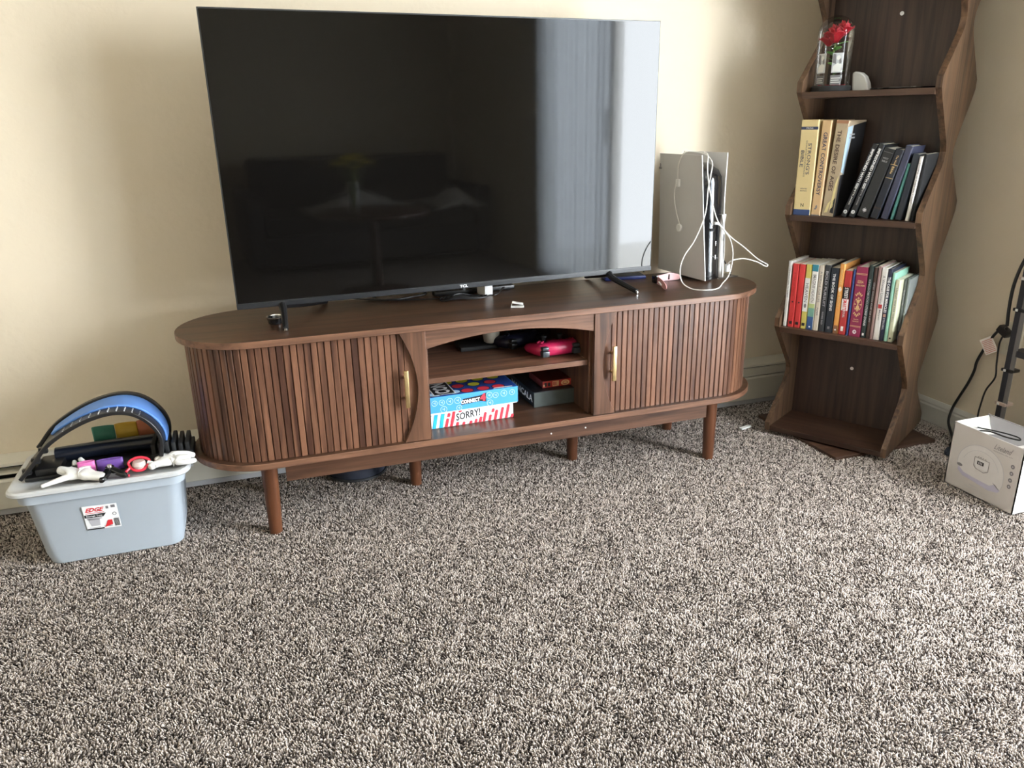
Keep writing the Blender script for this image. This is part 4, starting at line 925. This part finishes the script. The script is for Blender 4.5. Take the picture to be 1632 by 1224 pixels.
nb = mb.build('massage_nubs', GREYP, bs_); nb['kind'] = 'stuff'
bm_ = MB(); bm_.box((-.185, -.060, .002), (.155, .055, .012), bev=.003); bm_.box((-.160, -.055, .010), (-.10, .045, .03), bev=.006); bm_.build('base_plate', BLACK, bs_)
MB().tube([(-.125, .035, .030), (.0, .036, .033), (.12, .034, .034)], .021, 16).build('lumbar_roll', plain('glossy_navy_black', (.008, .011, .020), .28), bs_)
for k in range(6):
    MB().box((.118+.017*k, -.045, .010), (.129+.017*k, .05, .052+.004*math.sin(k)), bev=.003).build('ridge', BLACKM, bs_)
MB().box((.115, -.05, .004), (.222, .055, .026), bev=.003).build('ridge_block', BLACKM, bs_)
for i in (2, 5, 8): MB().box((AP[i][0]-.012, -.066, AP[i][1]-.004), (AP[i][0]+.008, -.052, AP[i][1]+.012), bev=.002).build('notch', BLACK, bs_)
# coloured resistance bands behind and in front
def band(label, x, y, z, w_, col, h_=.068, rz=0, rx=.10):
    o = thing('resistance_band', label, 'exercise band', (x, y, z), (rx, 0, rz), 'coloured resistance bands on the tote')
    mb = MB(); outer = [(w_/2*math.cos(a), .006*math.sin(a)) for a in [2*PI*i/24 for i in range(24)]]
    mb.loft([[(a, b_, zz) for a, b_ in outer] for zz in (0, h_)], cap=False); mb.build('loop', plain(label.split()[0]+'_latex', col, .5), o, ang=180, solid=.0012)
yb = .262
band('green resistance band behind the arch on the tote', -1.128, yb, ZL+.004, .056, (.06, .28, .20))
band('yellow resistance band behind the arch on the tote', -1.070, yb, ZL+.006, .056, (.75, .48, .05))
band('orange resistance band behind the arch on the tote', -1.016, yb, ZL+.008, .050, (.62, .20, .09))
band('pink resistance band in front of the dark roll', -1.150, .092, ZL+.006, .040, (.62, .14, .38), .034, .1)
band('purple resistance band lying right of the pink one', -1.095, .094, ZL+.006, .062, (.12, .05, .26), .032, .06)
# white knitted gloves
KNIT = plain('white_glove_rubber', (.80, .79, .76), .5, var=.05, bump=.3, bscale=300)
gv = thing('rubber_glove', 'white glove with fingers spread left of the black clip on the tote', 'glove', (-1.165, .075, ZL))
v = [(.045, -.028, .012), (.015, -.010, .013), (-.010, 0, .014), (-.030, .012, .020), (-.055, .024, .024), (-.015, .030, .022), (-.018, .050, .034), (-.04, -.015, .012), (-.065, -.022, .008), (-.085, -.034, .007), (.068, -.036, .010), (.012, .020, .026), (-.004, .045, .040)]
skin('glove', v, [(0, 1), (1, 2), (2, 3), (3, 4), (2, 5), (5, 6), (2, 7), (7, 8), (8, 9), (0, 10), (1, 11), (11, 12)], [(.018, .011), (.020, .012), (.017, .011), .013, .011, .008, .006, .008, .006, .005, (.016, .009), .009, .006], KNIT, gv)
gv = thing('rubber_glove', 'crumpled white glove at the right end of the tote lid', 'glove', (-.955, .078, ZL))
v = [(0, 0, .013), (.030, .004, .016), (.058, -.002, .014), (-.030, -.004, .012), (-.045, -.020, .010), (.018, .022, .022), (.045, .020, .020), (.068, .012, .014), (-.01, .018, .022), (.02, -.016, .012), (.05, -.018, .012), (.072, -.010, .010), (-.035, .012, .016)]
skin('glove', v, [(0, 1), (1, 2), (0, 3), (3, 4), (0, 5), (5, 6), (6, 7), (0, 8), (1, 9), (9, 10), (10, 11), (8, 12)], [(.016, .012), .014, .011, .010, .010, .010, .009, .008, .009, .008, .008, .007, .007], KNIT, gv)
# red rimmed earphones tangle
ep = thing('red_strap_goggles', 'small red and white looped strap between the two gloves', 'strap', (-1.025, .072, ZL))
RC = plain('red_rubber', (.72, .03, .06), .4)
MB().tube([(.024*math.cos(a)*(1+.12*math.sin(3*a)), .012*math.sin(a)+.004, .018+.014*math.sin(a)) for a in [2*PI*k/16 for k in range(17)]], .0035, 8, 3).build('red_loop', RC, ep)
MB().lathe([(.001, -.012), (.014, -.010), (.018, 0), (.014, .010), (.001, .012)], 16, (0, .006, .016)).build('lens', plain('pale_skin_plastic', (.62, .50, .46), .3), ep)
MB().tube([(-.022, 0, .012), (-.032, -.012, .006), (-.030, -.026, .004), (-.022, -.030, .003)], .0035, 8).build('red_tail', RC, ep)
MB().tube([(.022, .004, .02), (.035, -.002, .016), (.045, -.010, .01)], .005, 8).build('white_tail', WHITEP, ep)
cl = thing('black_clip', 'glossy black spring clip near the front edge of the tote lid', 'clip', (-1.092, .052, ZL))
for a_, l_ in ((-1.95, .048), (-.62, .050)):
    d = Vector((math.cos(a_), math.sin(a_), 0)); n_ = Vector((-d.y, d.x, 0)); mb = MB()
    mb.loft([[tuple(Vector((0, .012, .010))+d*s_+n_*q_+Vector((0, 0, z_))) for q_, z_ in ((-w_, -.005+zz), (w_, -.005+zz), (w_, .006+zz), (-w_, .006+zz))] for s_, w_, zz in ((-.010, .007, .012), (.01, .009, .008), (l_*.7, .0085, 0), (l_, .005, -.003))])
    mb.build('jaw', GLOSSB, cl, bevel=.002)
MB().cyl((0, .012, .010), (0, .012, .032), .006, 12).build('hinge', METAL, cl)

# ================================================================ SMALL THINGS ON THE FLOOR
a = thing('memory_stick', 'small white rounded stick on the carpet between the console and the bookcase', 'stick', (.983, .243, 0), (0, 0, .25))
MB().box((-.025, -.008, .001), (.028, .008, .008), bev=.003).build('body', WHITEP, a)
o = MB().lathe([(.001, 0), (.003, .001), (.003, .003), (.001, .004)], 8, (.947, .296, .002)).build('crumb', WHITEP); tag(o, 'tiny white crumb on the carpet left of the white stick', 'crumb')
a = thing('navy_cap', 'dark navy round cap lying under the console near the heater', 'cap', (-.43, .395, 0))
mb = MB(); mb.lathe([(.092, 0), (.095, .012), (.086, .040), (.062, .062), (.03, .072), (.002, .074)], 28); mb.build('crown', plain('navy_cloth', (.018, .022, .038), .8), a, ang=60)
MB().lathe([(.094, .002), (.102, .006), (.100, .012), (.093, .010)], 28, cap=False).build('band', BLACKM, a)
a = thing('black_slipper', 'dark rounded slipper lying behind the white carton', 'slipper', (1.515, -.195, 0), (0, 0, .3)); a.scale = (.6, .6, .8)
mb = MB(); mb.loft([[(x*kx+ox, y*ky, z) for x, y in [(math.cos(2*PI*i/24), math.sin(2*PI*i/24)) for i in range(24)]] for kx, ky, ox, z in ((.085, .036, 0, 0), (.092, .040, 0, .008), (.085, .036, 0, .018))]); mb.build('sole', plain('dark_navy_rubber', (.016, .022, .035), .6), a, bevel=.002)
mb = MB(); mb.loft([[(.03-.05*f+.01*math.cos(g), .038*math.cos(PI*g/ PI), .018+.03*math.sin(g)) for g in [PI*j/8 for j in range(9)]] for f in (-.6, -.2, .2, .6)], cap=False, closed=False); mb.build('strap', BLACKM, a, solid=.003, ang=180)

# ================================================================ WHITE CARTON
cx_ = thing('carton', 'open white cardboard carton printed with a nail lamp, right of the bookcase', 'box', (1.300, -.590, 0))
W1, D1, H1 = .135, .235, .205; T_ = .003
FACE = plain('warm_grey_card_print', (.58, .55, .53), .45, var=.03)
MB().box((0, 0, 0), (T_, D1, H1)).build('printed_panel', FACE, cx_, smooth=False)
pp_ = [c for c in cx_.children if c.name.startswith('printed_panel')][0]
MB().box((0, 0, 0), (W1, T_, H1+.004)).build('front_panel', CARD, cx_, smooth=False)
MB().box((W1-T_, 0, 0), (W1, D1, H1+.006)).build('side_panel', CARDIN, cx_, smooth=False)
MB().box((0, D1-T_, 0), (W1, D1, H1)).build('end_panel', CARD, cx_, smooth=False)
MB().box((0, 0, 0), (W1, D1, T_)).build('bottom_panel', CARD, cx_, smooth=False)
q = MB(); q.quad((.004, D1-.004, H1), (W1-.004, D1-.004, H1+.002), (W1-.012, D1-.060, H1-.040), (.006, D1-.066, H1-.018)); q.build('flap', CARD, cx_, smooth=False, solid=.0015)
q = MB(); q.quad((W1-.004, .004, H1+.004), (W1-.004, D1-.01, H1+.004), (W1-.050, D1-.06, H1-.05), (W1-.045, .01, H1-.045)); q.build('flap', CARDIN, cx_, smooth=False, solid=.0015)
q = MB(); q.quad((.004, .004, H1+.003), (W1-.004, .004, H1+.003), (W1-.012, .05, H1-.016), (.010, .05, H1-.016)); q.build('flap', CARD, cx_, smooth=False, solid=.0015)
# print on the panel facing -x : right = -y, up = z, origin at the panel's left (y = D1)
po = Vector((-.0006, D1, 0)); pr_, pu_ = Vector((0, -1, 0)), Vector((0, 0, 1))
def pd(polys, m_, k=0, n='printed_lamp'): return decal(polys, po+Vector((-.0003*k, 0, 0)), pr_, pu_, m_, pp_, n)
pd([ell(.112, .092, .078, .072, 30, 0, 0, PI)+[(.034, .092), (.040, .062), (.058, .050), (.100, .046), (.150, .040), (.186, .050), (.190, .075)]], plain('lamp_white_print', (.66, .64, .63), .45), 0)
pd(ringp(.112, .092, .079, .073, .0018, 30, 0, PI)+ringp(.112, .088, .062, .060, .0010, 26, .3, PI-.3)+line2([(.190, .092), (.190, .072), (.184, .050), (.150, .040), (.100, .046), (.058, .050), (.040, .062), (.034, .092)], .0014), LGREY, 1)
pd([[(.040, .076), (.06, .062), (.10, .058), (.15, .056), (.166, .066), (.186, .056), (.180, .046), (.15, .040), (.10, .046), (.058, .050), (.040, .062)]], LILAC, 2)
pd([ell(.044, .080, .010, .005, 12), [(.158, .070), (.170, .066), (.186, .054), (.176, .058)]], INKG, 3)
pd([rect(.092, .094, .137, .122), ell(.0945, .096, .003, .003, 8)], plain('lamp_face_print', (.70, .69, .69), .4), 3)
pd(line2([(.090, .096), (.090, .125), (.139, .125), (.139, .094), (.126, .086), (.098, .090), (.090, .096)], .0015), INKG, 4)
pd([rect(.100, .105, .122, .116)], INK, 4); pd([rect(.099+.008*k, .1275, .104+.008*k, .129) for k in range(4)], INK, 4)
pd([rect(.104+.005*k, .107, .107+.005*k, .114) for k in range(3)], LGREY, 5)
text('Liteland', po+pr_*.172+pu_*.180+Vector((-.0004, 0, 0)), pr_, pu_, .052, .016, INKG, pp_, 'printed_title', skew=.12)
text('R', po+pr_*.2015+pu_*.1895+Vector((-.0004, 0, 0)), pr_, pu_, .002, .0022, INKG, pp_, 'printed_title'); pd(ringp(.2015, .1895, .0025, .0025, .0005, 12), INKG, 1)
text('PROFESSIONAL NAIL LAMP', po+pr_*.174+pu_*.166+Vector((-.0004, 0, 0)), pr_, pu_, .062, .0032, INKG, pp_, 'printed_title')
for k, zz in enumerate((.142, .121, .100, .080)):
    pd([ell(.210, zz, .0062, .0066, 16)], INKG, 1, 'printed_icon'); pd([ell(.210, zz, .0022, .0026, 8)], LGREY, 2, 'printed_icon')
    pd([rect(.200, zz-.0105, .220, zz-.0100)], LGREY, 1, 'printed_icon')
text('Happiness', po+pr_*.100+pu_*.032+Vector((-.0004, 0, 0)), pr_, pu_, .026, .006, LGREY, pp_, 'printed_title', skew=.2); pd([rect(.070, .0225, .135, .0232)], LGREY, 1)
o = MB().tube([(1.31, -.42, .197), (1.33, -.45, .203), (1.345, -.49, .199), (1.352, -.53, .203), (1.36, -.515, .206), (1.35, -.47, .205), (1.34, -.42, .199), (1.37, -.38, .18), (1.39, -.40, .14), (1.40, -.46, .10)], .0022, 6, 5).build('lamp_cord', BLACK)
tag(o, 'thin black cord tangled in the mouth of the white carton', 'cord')
# ================================================================ BLACK METAL FRAME BY THE SIDE WALL + CORDS + OUTLET
fr_ = thing('metal_rack', 'black slotted metal rack standing against the side wall at the right edge', 'rack', (1.61, -.25, 0))
FM = plain('dark_gunmetal', (.030, .032, .040), .45); FM2 = plain('gunmetal_lit_side', (.16, .155, .15), .5)  # lighter gunmetal paints in the light on one side of the post
for y in (0, -.85):
    mb = MB(); mb.box((-.012, y-.003, 0), (.014, y, 1.25)); mb.build('post', FM, fr_, smooth=False, bevel=.0005)
    MB().box((-.0125, y-.019, 0), (-.0085, y-.002, 1.25)).build('post_face', FM, fr_, smooth=False)
    mb = MB(); mb.box((-.012, y-.034, 0), (-.009, y-.019, 1.25)); mb.build('post_flange', FM2, fr_, smooth=False, bevel=.0005)
for z in (.10, .355, .80, 1.22):
    MB().box((-.012, -.85, z), (-.006, -.03, z+.020)).build('side_rail', FM, fr_, smooth=False)
    MB().box((-.006, -.84, z+.014), (.045, -.01, z+.018)).build('shelf_plate', FM, fr_, smooth=False)
CLIP = plain('clear_amber_clip', (.50, .38, .32), .3)
for z in (.185, .300, .50, .60, .69):
    MB().box((-.020, -.034, z), (.018, .004, z+.010), bev=.002).build('clip', CLIP if z < .2 or z > .55 else BLACK, fr_)
    MB().box((-.0225, -.014, z+.001), (-.0195, -.006, z+.009), bev=.001).build('clip_tab', WHITEP, fr_)
ol = thing('wall_outlet', 'cream wall outlet plate on the side wall behind the rack', 'outlet', (WX, -.19, .38))
MB().box((-.006, -.035, -.057), (0, .035, .057), bev=.002).build('cover_plate', plain('ivory_plate', (.66, .62, .50), .4), ol)
for z in (-.025, .025): MB().box((-.008, -.014, z-.013), (-.005, .014, z+.013), bev=.0015).build('socket', plain('ivory_socket', (.60, .56, .45), .4), ol)
o1 = thing('thick_power_cord', 'thick black power cord with warning tag running from the rack to the carton', 'cord', (1.66, -.12, 0))
def rel(P, b_): return [(x-b_[0], y-b_[1], z-b_[2]) for x, y, z in P]
B_ = (1.66, -.12, 0)
CP = [(1.615, -.245, .66), (1.600, -.225, .60), (1.600, -.222, .53), (1.605, -.222, .47), (1.61, -.215, .425)]
MB().tube(rel([(1.605, -.27, .76), (1.597, -.262, .70), (1.60, -.238, .635), (1.605, -.222, .57), (1.61, -.218, .50), (1.62, -.215, .44)], B_), .0052, 8, 6).build('upper_cord', BLACK, o1)
MB().tube(rel([(1.62, -.215, .43), (1.65, -.165, .408), (1.66, -.13, .36), (1.66, -.100, .285), (1.66, -.095, .245), (1.66, -.080, .195), (1.66, -.055, .135), (1.655, -.040, .085), (1.63, -.055, .045), (1.60, -.10, .02), (1.54, -.17, .010)], B_), .0048, 8, 6).build('cord', BLACK, o1)
MB().box((-.012, -.03, -.012), (.014, .012, .012), mx=Matrix.Translation((1.628-B_[0], -.195-B_[1], .422)) @ Matrix.Rotation(.5, 4, 'X'), bev=.004).build('plug', BLACK, o1)
tg = MB(); tg.box((-.001, -.020, -.028), (.001, .020, .028)); bmesh.ops.transform(tg.bm, matrix=Matrix.Translation((1.650-B_[0], -.140-B_[1], .350)) @ Matrix.Rotation(-.65, 4, 'X') @ Matrix.Rotation(.35, 4, 'Z'), verts=tg.bm.verts[:])
tgo = tg.build('warning_tag', plain('pale_tag_paper', (.72, .66, .60), .6), o1, smooth=False)
TM = Matrix.Translation((1.650-B_[0], -.140-B_[1], .350)) @ Matrix.Rotation(-.65, 4, 'X') @ Matrix.Rotation(.35, 4, 'Z')
dl = decal([rect(-.016, -.024+.006*k, .016, -.0215+.006*k) for k in range(8)], TM @ Vector((-.0014, 0, 0)), TM.to_3x3() @ Vector((0, -1, 0)), TM.to_3x3() @ Vector((0, 0, 1)), plain('tag_red_ink', (.55, .22, .18), .6), tgo, 'tag_print')
o = MB().tube([(1.63, -.205, .415), (1.640, -.185, .37), (1.648, -.182, .30), (1.65, -.185, .25), (1.645, -.165, .20), (1.64, -.16, .15), (1.63, -.165, .10), (1.60, -.20, .04), (1.55, -.26, .015)], .0030, 8, 6).build('thin_power_cord', BLACK)
tag(o, 'thin black power cord hanging between the tagged cord and the rack', 'cord')

# ================================================================ BEHIND THE CAMERA (seen only in the television's reflection)
sf = thing('sofa', 'dark charcoal sofa against the rear wall, seen in the television reflection', 'sofa', (.80, -4.1, 0))
SFM = plain('charcoal_upholstery', (.035, .034, .038), .9)
MB().box((-1.0, -.42, .06), (.7, .45, .30), bev=.03).build('base', SFM, sf); MB().box((-1.0, -.48, .30), (.7, -.22, .84), bev=.05).build('backrest', SFM, sf)
for x in (-1.12, .70): MB().box((x, -.45, .06), (x+.13, .45, .60), bev=.04).build('armrest', SFM, sf)
for x in (-.99, -.14): MB().box((x, -.22, .30), (x+.83, .46, .44), bev=.04).build('seat_cushion', SFM, sf)
THR = plain('pale_throw', (.50, .48, .46), .9)
for (x, y, sx_, l_) in ((1.30, -3.75, .20, 'pale rumpled blanket on the right end of the sofa'), (.75, -3.80, .42, 'pale rumpled blanket on the left half of the sofa')):
    bl = thing('blanket', l_, 'blanket', (x-.1+(.12 if x > 1 else -.1), y, .455)); mb = MB(); rows = []
    for i in range(17):
        rows.append([(-sx_+2*sx_*i/16, -.25+.55*j/10, max(0, .13*math.exp(-((i-8)/5)**2-((j-5)/4)**2)+.02*noise.noise(Vector((i*.6, j*.7, x*3))))) for j in range(11)])
    mb.loft(rows, cap=False, closed=False); mb.build('cloth', THR, bl, ang=180, solid=.012)
tbq = thing('round_table', 'dark round table behind the camera, seen in the television reflection', 'table', (.40, -2.75, 0))
DW = plain('dark_table_wood', (.05, .02, .014), .35)
MB().lathe([(.001, .52), (.37, .52), (.38, .53), (.38, .545), (.37, .55), (.001, .55)], 40).build('tabletop', DW, tbq, ang=30)
MB().cone((0, 0, .02), (0, 0, .52), .04, .03, 16).build('column', DW, tbq); MB().lathe([(.24, 0), (.25, .01), (.06, .05), (.001, .05)], 30).build('foot', DW, tbq)
va = thing('flower_vase', 'glass vase of yellow flowers on the dark round table', 'vase', (.25, -2.62, .55))
MB().lathe([(.001, 0), (.035, .002), (.038, .02), (.036, .18), (.042, .20)], 24, cap=False).build('glass', DG_, va, ang=50)
YF = plain('yellow_petals', (.80, .62, .03), .6, var=.3); rg = random.Random(9)
for k in range(11):
    a = k*2.4; r_1 = .02+.008*k; x, y, z = 1.2*r_1*math.cos(a), 1.2*r_1*math.sin(a), .36-.006*k+rg.uniform(-.02, .02)
    MB().tube([(0, 0, .01), (x*.3, y*.3, .18), (x, y, z)], .0022, 5, 4).build('flower_stem', STEM, va)
    mb = MB()
    for j in range(7):
        b_ = 2*PI*j/7; mb.loft([[(x, y, z), (x+.028*math.cos(b_-.35), y+.028*math.sin(b_-.35), z+.006), (x+.055*math.cos(b_), y+.055*math.sin(b_), z+.002), (x+.028*math.cos(b_+.35), y+.028*math.sin(b_+.35), z+.006)], [(x, y, z-.004), (x+.028*math.cos(b_-.35), y+.028*math.sin(b_-.35), z+.003), (x+.055*math.cos(b_), y+.055*math.sin(b_), z), (x+.028*math.cos(b_+.35), y+.028*math.sin(b_+.35), z+.003)]])
    mb.build('flower_head', YF, va)
